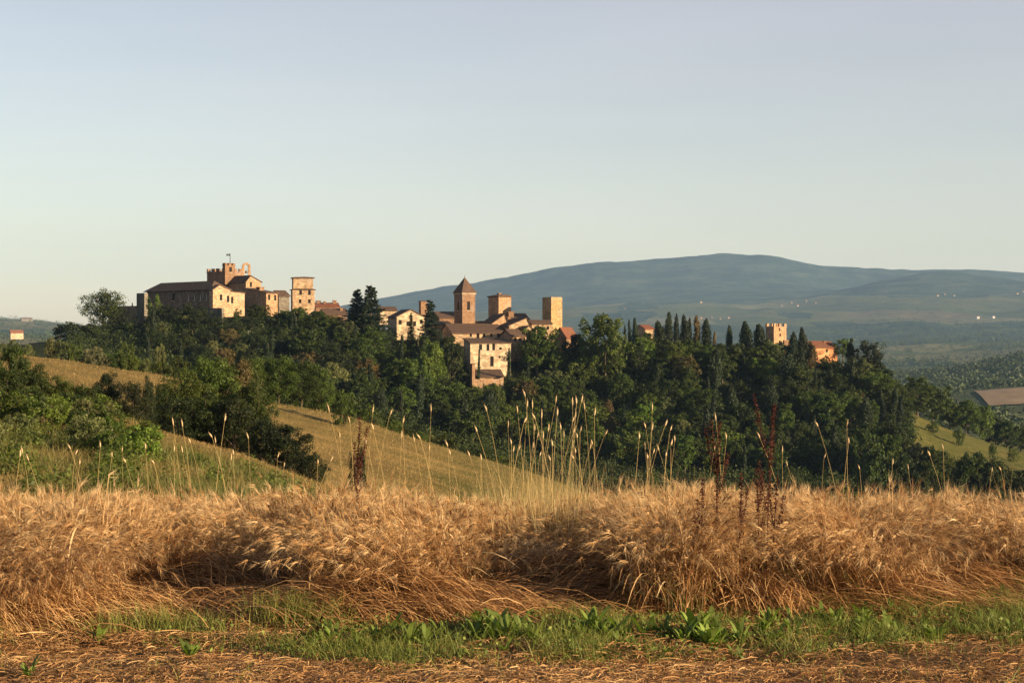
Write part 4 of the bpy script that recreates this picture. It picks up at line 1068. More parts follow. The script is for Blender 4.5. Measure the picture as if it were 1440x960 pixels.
    for s in (s1, s2):
        V, f = ribbons(E, We, s); Vs.append(V); Fq.append(f + o); o += len(V); T.append(np.repeat(np.clip(tint + 0.08, 0, 1), 8))
    dend = unit(E[:, 3] - E[:, 1])
    na = 14
    for a in range(na):
        base = E[:, a % 3] + 0.0
        dv = unit(dend + rg.normal(size=(n, 3)) * 0.24)
        La = (0.06 + 0.07 * rg.random(n))[:, None]
        sd = unit(np.cross(dv, rg.normal(size=(n, 3)))) * (0.0011 * (1 + 0.06 * np.maximum(y - 12, 0)))[:, None]
        V = np.stack([base - sd, base + sd, base + dv * La], 1).reshape(-1, 3)
        Vs.append(V); Ft.append(np.arange(n * 3).reshape(-1, 3) + o); o += len(V)
        T.append(np.repeat(np.clip(tint + 0.2, 0, 1), 3))
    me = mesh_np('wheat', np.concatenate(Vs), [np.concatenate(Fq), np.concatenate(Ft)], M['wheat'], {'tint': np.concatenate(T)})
    tag(ob('wheat', me), 'dense stand of ripe golden bearded wheat with ragged front edge', 'wheat', None, 'stuff')
wheat()

def arching():
    rg = np.random.default_rng(15)
    n = 3400
    y = 11.6 + 9.5 * rg.random(n) ** 1.5; x = (rg.random(n) * 2 - 1) * (0.32 * y + 0.4)
    k = (y > edge_y(x) - 0.05); x = x[k]; y = y[k]; n = len(x); z = ground(x, y)
    a = rg.random(n) * 2 * PI; L = 0.45 + 0.40 * rg.random(n); dr = 0.25 + 0.75 * rg.random(n)
    d = np.stack([np.cos(a), np.sin(a), 0 * a], -1); t = np.linspace(0, 1, 9)[None, :, None]
    P = np.stack([x, y, z], -1)[:, None] + d[:, None] * (L * dr * 0.75)[:, None, None] * t ** 1.8 + np.array([0, 0, 1.0]) * (L[:, None, None] * (1.25 * t - (0.35 + 0.55 * dr)[:, None, None] * t ** 2.6))
    W = (0.0022 + 0.0022 * rg.random(n))[:, None] * np.array([1, 1, 1, 1, 1, 1.3, 1.6, 1.3, 0.3])[None]
    V, f = ribbons(P, W, unit(np.cross(d, np.array([0, 0, 1.0])) + rg.normal(size=(n, 3)) * 0.5))
    me = mesh_np('arching_grass', V, [f], M['wheat'], {'tint': np.repeat(np.clip(0.8 + 0.2 * rg.normal(size=n), 0, 1), 18)})
    tag(ob('arching_grass', me), 'pale arching dry grass bending out of the wheat', 'grass', None, 'stuff')
arching()

def lodged():
    """straw pushed over along the front edge, and cut straw lying on the mown strip"""
    rg = np.random.default_rng(12)
    Vs = []; Fs = []; T = []; o = 0
    def add(x, y, zoff, ang, L, arch, w, tint, K=6):
        nonlocal o
        n = len(x); t = np.linspace(-0.5, 0.5, K)[None, :]
        dx = np.cos(ang)[:, None]; dy = np.sin(ang)[:, None]
        bend = (rg.normal(size=n) * 0.35)[:, None]
        Px = x[:, None] + L[:, None] * (t * dx - bend * t ** 2 * dy); Py = y[:, None] + L[:, None] * (t * dy + bend * t ** 2 * dx)
        Pz = ground(x, y)[:, None] + zoff[:, None] + arch[:, None] * (0.25 - t ** 2) * 4 + (rg.normal(size=n) * 0.08 * L)[:, None] * t
        Pz = np.maximum(Pz, ground(x, y)[:, None] + 0.004)
        side = unit(np.stack([-np.sin(ang), np.cos(ang), rg.normal(size=n) * 0.8], -1))
        V, f = ribbons(np.stack([Px, Py, Pz], -1), w[:, None] * np.array([0.7] + [1] * (K - 2) + [0.4])[None], side)
        Vs.append(V); Fs.append(f + o); o += len(V); T.append(np.repeat(tint, K * 2))
    # pushed-over heaps
    for (cx, cy, sx, sy, hgt, a0, num, tb) in [(-3.45, 11.75, 0.55, 0.5, 0.26, 2.75, 2600, 0.62), (-0.85, 11.75, 0.62, 0.36, 0.24, 2.75, 2600, 0.36), (-1.9, 12.3, 0.6, 0.35, 0.1, 0.2, 700, 0.3), (1.75, 12.1, 0.3, 0.3, 0.22, 1.9, 700, 0.45),
                                               (2.7, 12.15, 0.6, 0.3, 0.16, 2.6, 900, 0.4), (-2.9, 11.9, 0.4, 0.4, 0.14, 2.9, 900, 0.6), (0.4, 12.45, 0.7, 0.3, 0.1, 0.3, 600, 0.25), (-2.05, 12.75, 0.55, 0.35, 0.26, 2.5, 1300, 0.3), (0.45, 12.85, 0.5, 0.35, 0.26, 0.5, 1300, 0.28), (3.3, 12.8, 0.4, 0.3, 0.2, 2.6, 700, 0.35)]:
        u = rg.normal(size=num); v = rg.normal(size=num)
        rad = np.exp(-0.5 * (u ** 2 + v ** 2))
        add(cx + sx * u * 0.75, cy + sy * v * 0.75, hgt * rad * rg.random(num), a0 + rg.normal(size=num) * 0.35, 0.35 + 0.45 * rg.random(num), 0.03 + 0.16 * hgt / 0.25 * rg.random(num), np.full(num, 0.0026), np.clip(tb + 0.2 * rg.normal(size=num), 0, 1))
    # litter
    n = 104000
    y = 8.3 + 4.6 * rg.random(n); x = (rg.random(n) * 2 - 1) * (0.31 * y + 1.6)
    den = fbm(x / 0.8, y / 0.5, 71, 3); k = (rg.random(n) < den * 1.5) & (y < edge_y(x) + 0.5); x = x[k]; y = y[k]; n = len(x)
    swath = 0.06 * np.clip(fbm(x / 0.9, y / 0.25, 73, 2) - 0.4, 0, 1) * 2
    add(x, y, 0.004 + (0.03 + swath) * rg.random(n), rg.random(n) * 2 * PI, 0.03 + 0.17 * rg.random(n) ** 2.2, 0.02 * rg.random(n), 0.0016 + 0.0018 * rg.random(n), np.clip(0.42 + 0.22 * rg.normal(size=n) + 0.5 * (fbm(x / 0.5, y / 0.4, 75, 2) - 0.5), 0, 1), 4)
    me = mesh_np('straw_litter', np.concatenate(Vs), [np.concatenate(Fs)], M['straw'], {'tint': np.concatenate(T)})
    tag(ob('straw_litter', me), 'fallen and cut straw lying along the field edge', 'straw', None, 'stuff')
lodged()

def blades(name, x, y, h, w, lean, mat, tint, green=None, K=4, rg=rng, label='', cat='grass', z=None):
    n = len(x)
    z = ground(x, y) if z is None else z
    a = rg.random(n) * 2 * PI
    d = np.stack([np.cos(a), np.sin(a), 0 * a], -1)
    t = np.linspace(0, 1, K)[None, :, None]
    P = np.stack([x, y, z - 0.01], -1)[:, None] + d[:, None] * (lean * h)[:, None, None] * t ** 2 + np.array([0, 0, 1.0]) * (h[:, None, None] * (t - 0.3 * lean[:, None, None] * t ** 2))
    W = w[:, None] * np.linspace(1, 0.12, K)[None]
    V, f = ribbons(P, W, unit(np.cross(d, np.array([0, 0, 1.0])) + rg.normal(size=(n, 3)) * 0.5))
    at_ = {'tint': np.repeat(tint, K * 2)}
    if green is not None: at_['green'] = np.repeat(green, K * 2)
    me = mesh_np(name, V, [f], mat, at_)
    return tag(ob(name, me), label, cat, None, 'stuff')

def near_grass():
    rg = np.random.default_rng(13)
    n = 118000
    y = 9.2 + 4.6 * rg.random(n); x = (rg.random(n) * 2 - 1) * (0.31 * y + 1.6)
    py = 480 + CAMZ * F / y; px = 720 + F * x / y
    # the green band: lower limit and upper limit by column
    lo = np.interp(px, [0, 130, 250, 400, 560, 760, 900, 1100, 1300, 1440], [905, 912, 915, 925, 940, 935, 930, 925, 915, 915])
    hi = np.interp(px, [0, 130, 250, 400, 560, 660, 760, 900, 1050, 1200, 1440], [895, 880, 885, 868, 882, 872, 868, 868, 848, 842, 822])
    m = sstep(-12, 6, lo - py) * sstep(-8, 6, py - hi)
    m = m * np.interp(px, [0, 90, 150, 300, 380, 1440], [0.1, 0.2, 0.6, 0.55, 0.9, 1])
    pat = fbm(x / 0.35, y / 0.35, 81, 3)
    k = rg.random(n) < m * np.clip((pat - 0.42) * 3.6, 0, 1) + 0.03 * (pat > 0.5)
    x = x[k]; y = y[k]; pat = pat[k]; n = len(x)
    h = (0.05 + 0.11 * rg.random(n)) * (0.65 + pat)
    blades('green_grass', x, y, h, 0.0022 + 0.002 * rg.random(n), 0.2 + 0.8 * rg.random(n), M['grass'], np.clip(0.45 + 0.28 * rg.normal(size=n), 0, 1), rg=rg, label='short green grass in the strip before the wheat')
    # small-leaved creeping weeds between the blades
    n = 92000
    y2 = 9.6 + 4.2 * rg.random(n); x2 = (rg.random(n) * 2 - 1) * (0.31 * y2 + 1.6)
    py = 480 + CAMZ * F / y2; px = 720 + F * x2 / y2
    lo = np.interp(px, [0, 130, 250, 400, 560, 760, 900, 1100, 1300, 1440], [900, 908, 910, 920, 935, 930, 928, 922, 908, 905]); hi = np.interp(px, [0, 130, 250, 400, 560, 660, 760, 900, 1050, 1200, 1440], [895, 885, 890, 876, 888, 876, 872, 870, 850, 842, 818])
    m2 = sstep(-12, 6, lo - py) * sstep(-8, 6, py - hi) * np.interp(px, [0, 90, 150, 300, 420, 1440], [0.05, 0.1, 0.3, 0.3, 0.9, 1])
    k = rg.random(n) < m2 * np.clip((fbm(x2 / 0.28, y2 / 0.28, 87, 3) - 0.42) * 4, 0, 1)
    x2 = x2[k]; y2 = y2[k]; n2 = len(x2); hh = 0.01 + 0.085 * rg.random(n2) * np.clip(fbm(x2 / 0.2, y2 / 0.2, 89, 2) * 1.6, 0.2, 1.3)
    V, f = leaf_quads(np.stack([x2, y2, ground(x2, y2) + hh], -1), unit(rg.normal(size=(n2, 3)) * 0.7 + np.array([0.2, -0.3, 0.6])), 0.007 + 0.012 * rg.random(n2), 0.62, rg)
    tag(ob('ground_cover', mesh_np('ground_cover', V, [f], M['cover'], {'tint': np.repeat(np.clip(0.45 + 0.3 * rg.normal(size=n2), 0, 1), 4)})), 'low small-leaved weeds creeping through the green strip', 'weeds', None, 'stuff')
    # green weeds growing up through the front of the wheat
    n = 9000
    x3 = rg.uniform(-3.6, 3.9, n); y3 = edge_y(x3) + rg.random(n) ** 1.4 * 1.1 - 0.05
    k = rg.random(n) < np.clip((fbm(x3 / 0.5, y3 / 0.5, 83, 3) - 0.47) * 5, 0, 1) * np.interp(x3, [-4, -1.2, 0.2, 0.8, 2.4, 4], [0.1, 0.12, 0.4, 1, 1, 0.6])
    x3 = x3[k]; y3 = y3[k]; n3 = len(x3)
    blades('field_weeds', x3, y3, 0.16 + 0.36 * rg.random(n3), 0.0022 + 0.0016 * rg.random(n3), 0.3 + 0.9 * rg.random(n3), M['grass'], np.clip(0.4 + 0.3 * rg.normal(size=n3), 0, 1), K=5, rg=rg, label='green weeds climbing through the front of the wheat', cat='weeds')
    # taller tufts
    xs = []; ys = []; hs = []
    for (px, py, num, sp, hh) in [(150, 890, 130, 0.10, 0.17), (190, 885, 260, 0.16, 0.2), (235, 888, 160, 0.12, 0.18), (290, 888, 130, 0.14, 0.15), (395, 880, 330, 0.14, 0.24), (430, 882, 380, 0.15, 0.22), (470, 885, 240, 0.15, 0.18), (520, 900, 200, 0.15, 0.14),
                                  (600, 908, 240, 0.16, 0.14), (760, 905, 200, 0.15, 0.14), (890, 890, 260, 0.2, 0.15), (1180, 885, 260, 0.25, 0.14), (1290, 868, 260, 0.25, 0.14), (1380, 850, 300, 0.25, 0.16), (1100, 895, 200, 0.2, 0.14), (1420, 870, 250, 0.25, 0.15)]:
        Y = CAMZ * F / (py - 480)
        xs.append((px - 720) / F * Y + rg.normal(size=num) * sp); ys.append(Y + rg.normal(size=num) * sp * 0.7); hs.append(hh * (0.5 + 0.7 * rg.random(num)))
    x = np.concatenate(xs); y = np.concatenate(ys); h = np.concatenate(hs); n = len(x)
    blades('tall_green_grass', x, y, h, 0.0028 + 0.002 * rg.random(n), 0.1 + 0.5 * rg.random(n), M['grass'], np.clip(0.5 + 0.25 * rg.normal(size=n), 0, 1), K=5, rg=rg, label='taller tufts of fresh green grass at the foot of the wheat')
    # thin wild grass growing through the wheat at the crest
    n = 5200
    y = 13.5 + 9 * rg.random(n)
    px = np.where(rg.random(n) < 0.62, 765 + 75 * rg.normal(size=n), rg.uniform(-60, 1500, n))
    px = np.where(rg.random(n) < 0.15, 930 + 40 * rg.normal(size=n), px)
    x = (px - 720) / F * y
    h = 0.62 + 0.38 * rg.random(n) ** 1.5 + 0.16 * np.exp(-((px - 770) / 70) ** 2)
    blades('wild_grass', x, y, h, 0.0016 + 0.0012 * rg.random(n), 0.05 + 0.3 * rg.random(n), M['drygrass'], np.clip(0.62 + 0.25 * rg.normal(size=n), 0, 1), green=np.where(rg.random(n) < .1, 0.3, 0.0), K=5, rg=rg, label='thin straw-coloured wild grass standing through the wheat')
near_grass()

def slope_cover():
    rg = np.random.default_rng(14)
    # rough grass on the two slopes
    n = 110000
    Y = np.exp(rg.uniform(math.log(48), math.log(250), n)); px = rg.uniform(-140, 900, n)
    x = (px - 720) / F * Y
    g = fbm(x / 9, Y / 9, 91, 3)
    h = np.where(Y < 112, 0.25 + 0.55 * rg.random(n) * g * 1.6, (0.08 + 0.28 * rg.random(n)) * (0.5 + fbm(x / 14, Y / 2.5, 97, 3)))
    gr = np.where(Y < 112, np.clip(0.45 + 1.6 * (g - 0.4), 0, 1), np.clip((g - 0.55) * 2, 0, 0.6) + 0.3 * sstep(480, 720, px) + 0.4 * sstep(0.52, 0.62, fbm(x / 22, Y / 4, 99, 3)))
    trk = (Y > 93) & (Y < 109) & (px > 205) & (px < 520); h = np.where(trk, h * 0.3, h); gr = np.where(trk, 0, gr)
    blades('slope_grass', x, Y, h, 0.006 + 0.00016 * Y, 0.2 + 0.6 * rg.random(n), M['slopegrass'], np.clip(0.45 + 0.25 * rg.normal(size=n), 0, 1), green=np.clip(gr, 0, 1), K=3, rg=rg, label='rough dry grass covering the two slopes below the town')
    # leafy scrub on the near slope
    C = []
    m = 1150
    Y = np.exp(rg.uniform(math.log(50), math.log(112), m)); px = rg.uniform(-140, 470, m)
    lim = np.interp(Y, [50, 75, 88, 92, 112], [450, 400, 370, 205, 200])
    k = (px < lim) & (fbm(px / 40, Y / 8, 93, 3) > 0.44 + 0.1 * (px > 200)); px = px[k]; Y = Y[k]; m = len(px)
    x = (px - 720) / F * Y; z = ground(x, Y)
    r = 0.3 + 0.6 * rg.random(m) ** 1.5
    C = np.stack([x, Y, z + r * 0.45], -1)
    me = crown_from_clumps('undergrowth', C, r, 90, 0.075, rg, 0.8, M['scrub'])
    tag(ob('undergrowth', me), 'low green scrub covering the near left slope', 'scrub', None, 'stuff')
    # brush filling between the trunks on the town hill
    m = 2600
    px = rg.uniform(100, 1285, m); Y = rg.uniform(440, 556, m)
    x = (px - 720) / F * Y; z = ground(x, Y); r = 1.2 + 1.8 * rg.random(m)
    py = 480 - (z + 2.5 - CAMZ) / Y * F
    k = np.array([not blocked(a, b, c, 14) for a, b, c in zip(px, py, Y)])
    C = np.stack([x, Y, z + 0.7 * r], -1)[k]
    me = crown_from_clumps('brushwood', C, r[k], 64, 0.32, rg, 0.8, M['brush'])
    tag(ob('brushwood', me), 'brushwood filling the gaps between the trees of the town hill', 'brushwood', None, 'stuff')
    # woods of the far valley
    m = 12000
    Y = np.exp(rg.uniform(math.log(950), math.log(7200), m)); px = np.where(rg.random(m) < 0.72, rg.uniform(1080, 1620, m), rg.uniform(-160, 160, m))
    x = (px - 720) / F * Y
    nz = fbm(x / 420, Y / 900, 31, 4)
    wf = np.select([Y > 6700, Y > 5000, Y > 2600, Y > 1750], [0.35, 0.72, 0.30, 0.85], 0.25); wf = np.where(px < 250, 0.45, wf)
    wd = sstep(0.44, 0.53, nz * 0.9 + wf - 0.45)
    k = (rg.random(m) < 0.16 + 0.84 * wd) & ~((px > 1350) & (Y > 1290) & (Y < 1640)); x = x[k]; Y = Y[k]; m = len(x)
    z = ground(x, Y); r = (3.5 + 4.0 * rg.random(m)) * (0.8 + Y / 6000)
    C = np.stack([x, Y, z + r * 0.5], -1)
    me = crown_from_clumps('distant_woodland', C, r, 26, 1.7, rg, 0.8, M['farwood'])
    tag(ob('distant_woodland', me), 'hazy blue-green woods scattered over the far valley', 'woodland', None, 'stuff')
slope_cover()

# brown ploughed field in the valley on the right, a thin sheet following the land
def field():
    us = np.linspace(1368, 1560, 40); vs = np.linspace(1330, 1590, 24)
    V = []
    for Y in vs:
        for px in us:
            fr = max(0.0, 1 - (px - 1368) / 60)
            wob = 5 * math.sin(px * 0.04)
            x = (px + fr * max(0, 1590 - Y) * 0.08 - 720) / F * Y
            V.append((x, Y + wob, 0))
    V = np.array(V); V[:, 2] = ground(V[:, 0], V[:, 1]) + 1.0
    nu = len(us); f = np.array([(j * nu + i, j * nu + i + 1, (j + 1) * nu + i + 1, (j + 1) * nu + i) for j in range(len(vs) - 1) for i in range(nu - 1)])
    n = NT('ploughed_field'); p = n.pos()
    c = n.ramp(n.noise(p, 0.03, 6, 0.7), [(0.3, (0.23, 0.155, 0.09)), (0.7, (0.30, 0.21, 0.13))])
    me = mesh_np('field', V, [f], n.done(n.bsdf(c, 0.95, 0.05)), smooth=True)
    tag(ob('field', me), 'brown ploughed field in the valley at right', None, None, 'structure')
field()

# ------------------------------------------------------------------ tall stalks standing out of the wheat
M['stalk'] = plain_mat('stalk_straw', (0.40, 0.28, 0.115), 0.6, 0.2, 0.25, 3.0)
M['head'] = plain_mat('seed_head', (0.50, 0.35, 0.19), 0.7, 0.2, 0.35, 60.0)
M['dock'] = plain_mat('dock_seed', (0.062, 0.020, 0.013), 0.8, 0.15, 0.5, 40.0)
M['weed'] = leaf_mat('weed_leaves', True, None, 0.35, yellow=0.05)

def stalk_proto(seed, heads=1):
    rg = np.random.default_rng(seed)
    h = 1.0
    bx, by = rg.normal(size=2) * 0.16
    t = np.linspace(0, 1, 7)
    line = np.stack([bx * t ** 2.2, by * t ** 2.2, h * t], -1)
    sv, sf = tube(line, np.linspace(0.0034, 0.0017, 7), 4)
    # thin leaf on the stem
    a = rg.random() * 6.28; L = 0.2
    q = np.linspace(0, 1, 5)
    lp = line[2] + np.stack([np.cos(a) * L * q, np.sin(a) * L * q, L * (0.9 * q - 0.9 * q ** 2)], -1)
    lv, lf = ribbons(lp[None], np.array([[.003, .004, .0035, .002, .0005]]), np.array([[-math.sin(a), math.cos(a), 0.2]]))
    v, f = join([(sv, sf), (lv, lf)])
    st = mesh_np('stem', v, [f], M['stalk'], smooth=True)
    parts = []
    ends = [(line[-1], unit(line[-1] - line[-2]))]
    for p, d in ends:
        L = 0.040 + 0.025 * rg.random()
        d = unit(d + np.append(rg.normal(size=2) * 0.22, 0))
        s = np.linspace(0, 1, 8)
        prof = np.array([.25, .75, 1, 1, .95, .85, .6, .12]) * (0.0075 + 0.002 * rg.random())
        pts = p + d * (s * L)[:, None] + np.array([0, 0, -1]) * (s ** 2 * L * 0.12)[:, None]
        parts.append(tube(pts, prof * (0.9 + 0.2 * rg.random(8)), 7))
        nb = 45                                  # bristles
        u = rg.random(nb); bp = p + d * (u * L)[:, None]
        dv = unit(rg.normal(size=(nb, 3)) * 0.8 + d * 0.9)
        sd = unit(np.cross(dv, rg.normal(size=(nb, 3)))) * 0.0012
        tri = np.stack([bp - sd, bp + sd, bp + dv * 0.014, bp + dv * 0.0139], 1).reshape(-1, 3)
        parts.append((tri, np.arange(nb * 4).reshape(-1, 4)))
    v, f = join(parts)
    hd = mesh_np('seed_head', v, [f], M['head'])
    return st, hd

STALK = [stalk_proto(500 + i) for i in range(8)]
def stalks():
    rg = np.random.default_rng(21)
    L = []
    # (column, tip line, depth, lean)
    for px, top in [(746, 536), (752, 545), (783, 547), (798, 547), (803, 552), (827, 553), (732, 552), (711, 558), (708, 575), (719, 585), (728, 588), (741, 560), (757, 556), (764, 572), (773, 566), (779, 575), (790, 566), (812, 570), (836, 566), (703, 592), (750, 590), (768, 592), (795, 588), (806, 590), (820, 590), (735, 600), (716, 610), (700, 618), (785, 600), (760, 604), (775, 612), (830, 600), (842, 610), (745, 615), (725, 622), (690, 628), (680, 634), (808, 618), (818, 624), (838, 630), (752, 628), (792, 630), (770, 634)]:
        L.append((px, top, 'tall stalk with a bristly head in the thick central stand', 'tall stalks of the central stand'))
    for px, top in [(901, 583), (908, 560), (914, 592), (886, 600), (925, 582), (930, 590), (938, 604), (942, 612), (895, 625), (918, 618), (952, 622), (905, 632), (932, 630), (985, 618), (1016, 575), (1003, 600), (1112, 600), (1100, 622)]:
        L.append((px, top, 'tall bristly stalk in the sparser stand between the central stand and the dock plants', 'tall stalks right of the central stand'))
    for px, top in [(496, 560), (510, 562), (519, 562), (498, 578), (592, 560), (576, 578), (548, 582), (560, 600), (600, 598), (486, 600), (530, 610), (620, 600), (610, 620), (640, 612), (655, 624)]:
        L.append((px, top, 'tall thin stalk standing before the dry middle slope', 'tall stalks before the middle slope'))
    for px, top in [(266, 580), (268, 586), (294, 574), (292, 606), (332, 596), (326, 606), (357, 600), (340, 622), (286, 620), (40, 622), (125, 612), (134, 614), (108, 624), (150, 628), (178, 590 + 30), (215, 618), (14, 628), (70, 634), (95, 640), (200, 636), (232, 640), (250, 622), (380, 630), (396, 640), (310, 634), (420, 632), (445, 640)]:
        L.append((px, top, 'tall thin stalk standing before the left scrub slope', 'tall stalks before the left slope'))
    for px, top in [(1192, 580), (1199, 582), (1185, 610), (1330, 618), (1336, 628), (1250, 640), (1290, 650), (1380, 650), (1420, 648), (1160, 632), (1140, 640), (1220, 645)]:
        L.append((px, top, 'lone tall stalk standing before the right-hand trees', 'tall stalks before the right-hand trees'))
    for i, (px, top, lb, gp) in enumerate(L):
        Y = rg.uniform(14, 18.5)
        x = (px - 720) / F * Y; z = gz(x, Y)
        h = CAMZ + (480 - top) / F * Y - z
        st, hd = STALK[i % 8]
        e = empty('grass_stalk', (x, Y, z), rg.random() * 6.28); s = h / 1.08
        e.scale = (0.72, 0.72, s); tag(e, lb, 'grass stalk', gp)
        e.rotation_euler[1] = rg.normal() * 0.07; e.rotation_euler[0] = rg.normal() * 0.05
        ob('stem', st, e); ob('seed_head', hd, e)
        q = 0.55 + 0.35 * rg.random(); e.scale = (q, q, s)
stalks()

def dock(px, top, bot, Y, label, seed, bend=0.02):
    rg = np.random.default_rng(seed)
    x = (px - 720) / F * Y; z = gz(x, Y)
    h = CAMZ + (480 - top) / F * Y - z; zb = CAMZ + (480 - bot) / F * Y - z
    e = empty('dock_plant', (x, Y, z)); tag(e, label, 'dock plant', 'dark dock plants')
    t = np.linspace(0, 1, 8)
    line = np.stack([bend * t ** 2, 0 * t, h * t], -1)
    parts = [tube(line, np.linspace(0.006, 0.002, 8), 5)]
    br = [(line, max(0.2, zb / h))]
    for i in range(3 if h > 1.1 else 2):
        s0 = 0.45 + 0.3 * rg.random(); a = rg.random() * 6.28; L = h * (0.22 + 0.12 * rg.random())
        p0 = np.array([np.interp(s0, t, line[:, k]) for k in range(3)])
        q = np.linspace(0, 1, 5)
        l2 = p0 + np.stack([np.cos(a) * L * 0.25 * q ** .7, np.sin(a) * L * 0.25 * q ** .7, L * q], -1)
        parts.append(tube(l2, np.linspace(0.003, 0.0015, 5), 4)); br.append((l2, 0.1))
    v, f = join(parts); ob('stem', mesh_np('stem', v, [f], M['dock'], smooth=True), e)
    P = []
    for l, s0 in br:
        L = np.linalg.norm(l[-1] - l[0]); nw = int(L * (1 - s0) / 0.02)
        ss = s0 + (1 - s0) * (np.arange(nw) + rg.random(nw) * 0.5) / max(1, nw)
        for s in ss:
            p = np.array([np.interp(s, np.linspace(0, 1, len(l)), l[:, k]) for k in range(3)])
            m = int(rg.integers(8, 22)); spread = 0.014 * (1.1 - 0.6 * s)
            P.append(p + rg.normal(size=(m, 3)) * spread * np.array([1, 1, 0.6]))
    P = np.concatenate(P)
    V, f = leaf_quads(P, unit(rg.normal(size=P.shape)), 0.004 + 0.004 * rg.random(len(P)), 0.8, rg)
    ob('seed_clusters', mesh_np('seed_clusters', V, [f], M['dock']), e)

dock(1006, 592, 748, 12.0, 'tall dark red dock spike in the wheat, second of the right-hand group', 1, 0.03)
dock(986, 672, 740, 11.95, 'short dark dock spike, leftmost of the right-hand group', 2, 0.01)
dock(1041, 664, 760, 12.0, 'slim dark dock spike between the two tallest ones', 3, 0.01)
dock(1078, 572, 720, 12.2, 'tallest dark red dock spike standing out of the wheat', 4, 0.05)
dock(1068, 655, 720, 12.15, 'branching dark dock spike left of the tallest one', 5, -0.02)
dock(1086, 668, 718, 12.2, 'short dark dock spike right of the tallest one', 6, 0.04)
dock(501, 586, 690, 14.0, 'lone reddish dock spike before the dry middle slope', 7, 0.03)

def weed_proto(seed, r=0.10, nl=16):
    rg = np.random.default_rng(seed)
    parts = []; T = []
    for i in range(nl):
        a = i * 2.4 + rg.normal() * 0.3; L = r * (0.35 + 0.95 * rg.random()); up = 0.5 + 1.9 * rg.random()
        t = np.linspace(0, 1, 6)
        c = np.stack([np.cos(a) * L * t, np.sin(a) * L * t, L * (up * t - 0.45 * up * t ** 2)], -1)
        w = L * (0.10 + 0.09 * rg.random()) * np.array([0.15, 0.7, 1, 0.95, 0.6, 0.05])
        s = np.array([-math.sin(a), math.cos(a), rg.normal() * 0.25])
        v, f = ribbons(c[None], w[None], s[None] / np.linalg.norm(s)); parts.append((v, f)); T.append(np.full(len(v), rg.random()))
    v, f = join(parts)
    lv = mesh_np('leaves', v, [f], M['weed'], {'tint': np.concatenate(T)}, smooth=True)
    sv, sf = tube([[0, 0, -.02], [0, 0, r * 0.3], [0.005, 0, r * 0.6]], [0.006, 0.005, 0.003], 5)
    return mesh_np('stem', sv, [sf], M['stalk']), lv

WEED = [weed_proto(600 + i, 0.10, 24 + 3 * i) for i in range(5)]
def weeds():
    rg = np.random.default_rng(31)
    L = [(668, 905, 1.2, 'a'), (682, 898, 1.7, 'a'), (698, 902, 1.5, 'a'), (714, 896, 1.8, 'a'), (735, 904, 1.3, 'a'), (755, 900, 1.1, 'a'), (815, 900, 1.2, 'b'), (835, 896, 1.6, 'b'), (852, 903, 1.1, 'b'), (880, 900, 1.2, 'b'), (905, 898, 1.2, 'b'),
         (962, 905, 1.6, 'c'), (978, 900, 1.9, 'c'), (996, 908, 1.7, 'c'), (1012, 902, 1.3, 'c'), (1040, 900, 1.2, 'c'), (40, 950, 1.6, 'd'), (140, 900, 1.2, 'e'), (268, 922, 1.3, 'f'), (540, 905, 1.2, 'g'), (600, 912, 1.3, 'g'), (620, 900, 1.3, 'g'), (470, 905, 1.1, 'g'), (505, 915, 1.1, 'g')]
    L += [(rg.uniform(1060, 1440), rg.uniform(845, 905), rg.uniform(0.7, 1.25), 'h') for i in range(90)]
    L += [(rg.uniform(400, 1060), rg.uniform(892, 928), rg.uniform(0.5, 1.0), 'i') for i in range(70)]
    for (cx, cy, sx_, sy_, m_, k_) in [(700, 898, 24, 6, 14, 'a'), (845, 898, 30, 5, 12, 'b'), (985, 900, 20, 7, 14, 'c'), (560, 906, 60, 6, 14, 'g')]:
        L += [(cx + rg.normal() * sx_, cy + rg.normal() * sy_, rg.uniform(0.8, 1.5), k_) for i in range(m_)]
    lab = {'a': ('bright leafy weed in the clump in front of the dark hollow of the wheat', 'weeds before the dark hollow'), 'b': ('leafy weed right of the clump before the dark hollow', 'weeds right of the dark hollow'),
           'c': ('pale broad-leaved weed in the clump below the dock plants', 'broad-leaved weeds below the dock plants'), 'd': ('pale upright weed alone on the mown straw in the left corner', None), 'e': ('leafy weed at the end of the straw heap at left', None),
           'f': ('small leafy weed below the shaded straw hollow at left', None), 'g': ('leafy weed in the grass before the fallen straw heap', 'weeds before the fallen straw heap'), 'h': ('small weed in the green strip at right', 'weeds of the right green strip'), 'i': ('small weed along the lower edge of the green strip', 'weeds along the lower edge of the strip')}
    for i, (px, py, s, k) in enumerate(L):
        Y = CAMZ * F / (py - 480); x = (px - 720) / F * Y
        st, lv = WEED[i % 5]
        e = empty('leafy_weed', (x, Y, gz(x, Y)), rg.random() * 6.28); s *= 0.62 if k != 'd' else 0.45; e.scale = (s, s, s * 1.3)
        tag(e, lab[k][0], 'weed', lab[k][1])
        ob('stem', st, e); o = ob('leaves', lv, e)
        c = (0.185, 0.235, 0.05) if k in 'acd' else (0.145, 0.19, 0.036)
        b = 0.8 + 0.4 * rg.random(); o.color = (c[0] * b, c[1] * b, c[2] * b, 1)
weeds()

# ------------------------------------------------------------------ air
def haze():
    mb = MB(); mb.box(-15600, 15600, -15600, 15600, -140, 720)
    n = NT('haze_air'); pv = n.n('ShaderNodeVolumePrincipled')
    pv.inputs['Color'].default_value = (0.43, 0.66, 1.0, 1); pv.inputs['Density'].default_value = 3.5e-5; pv.inputs['Anisotropy'].default_value = 0.1
    n.l(pv.outputs[0], n.out.inputs['Volume'])
    o = mb.build('haze', n.m); tag(o, 'thin blue evening haze lying over the valley', None, None, 'stuff')
haze()

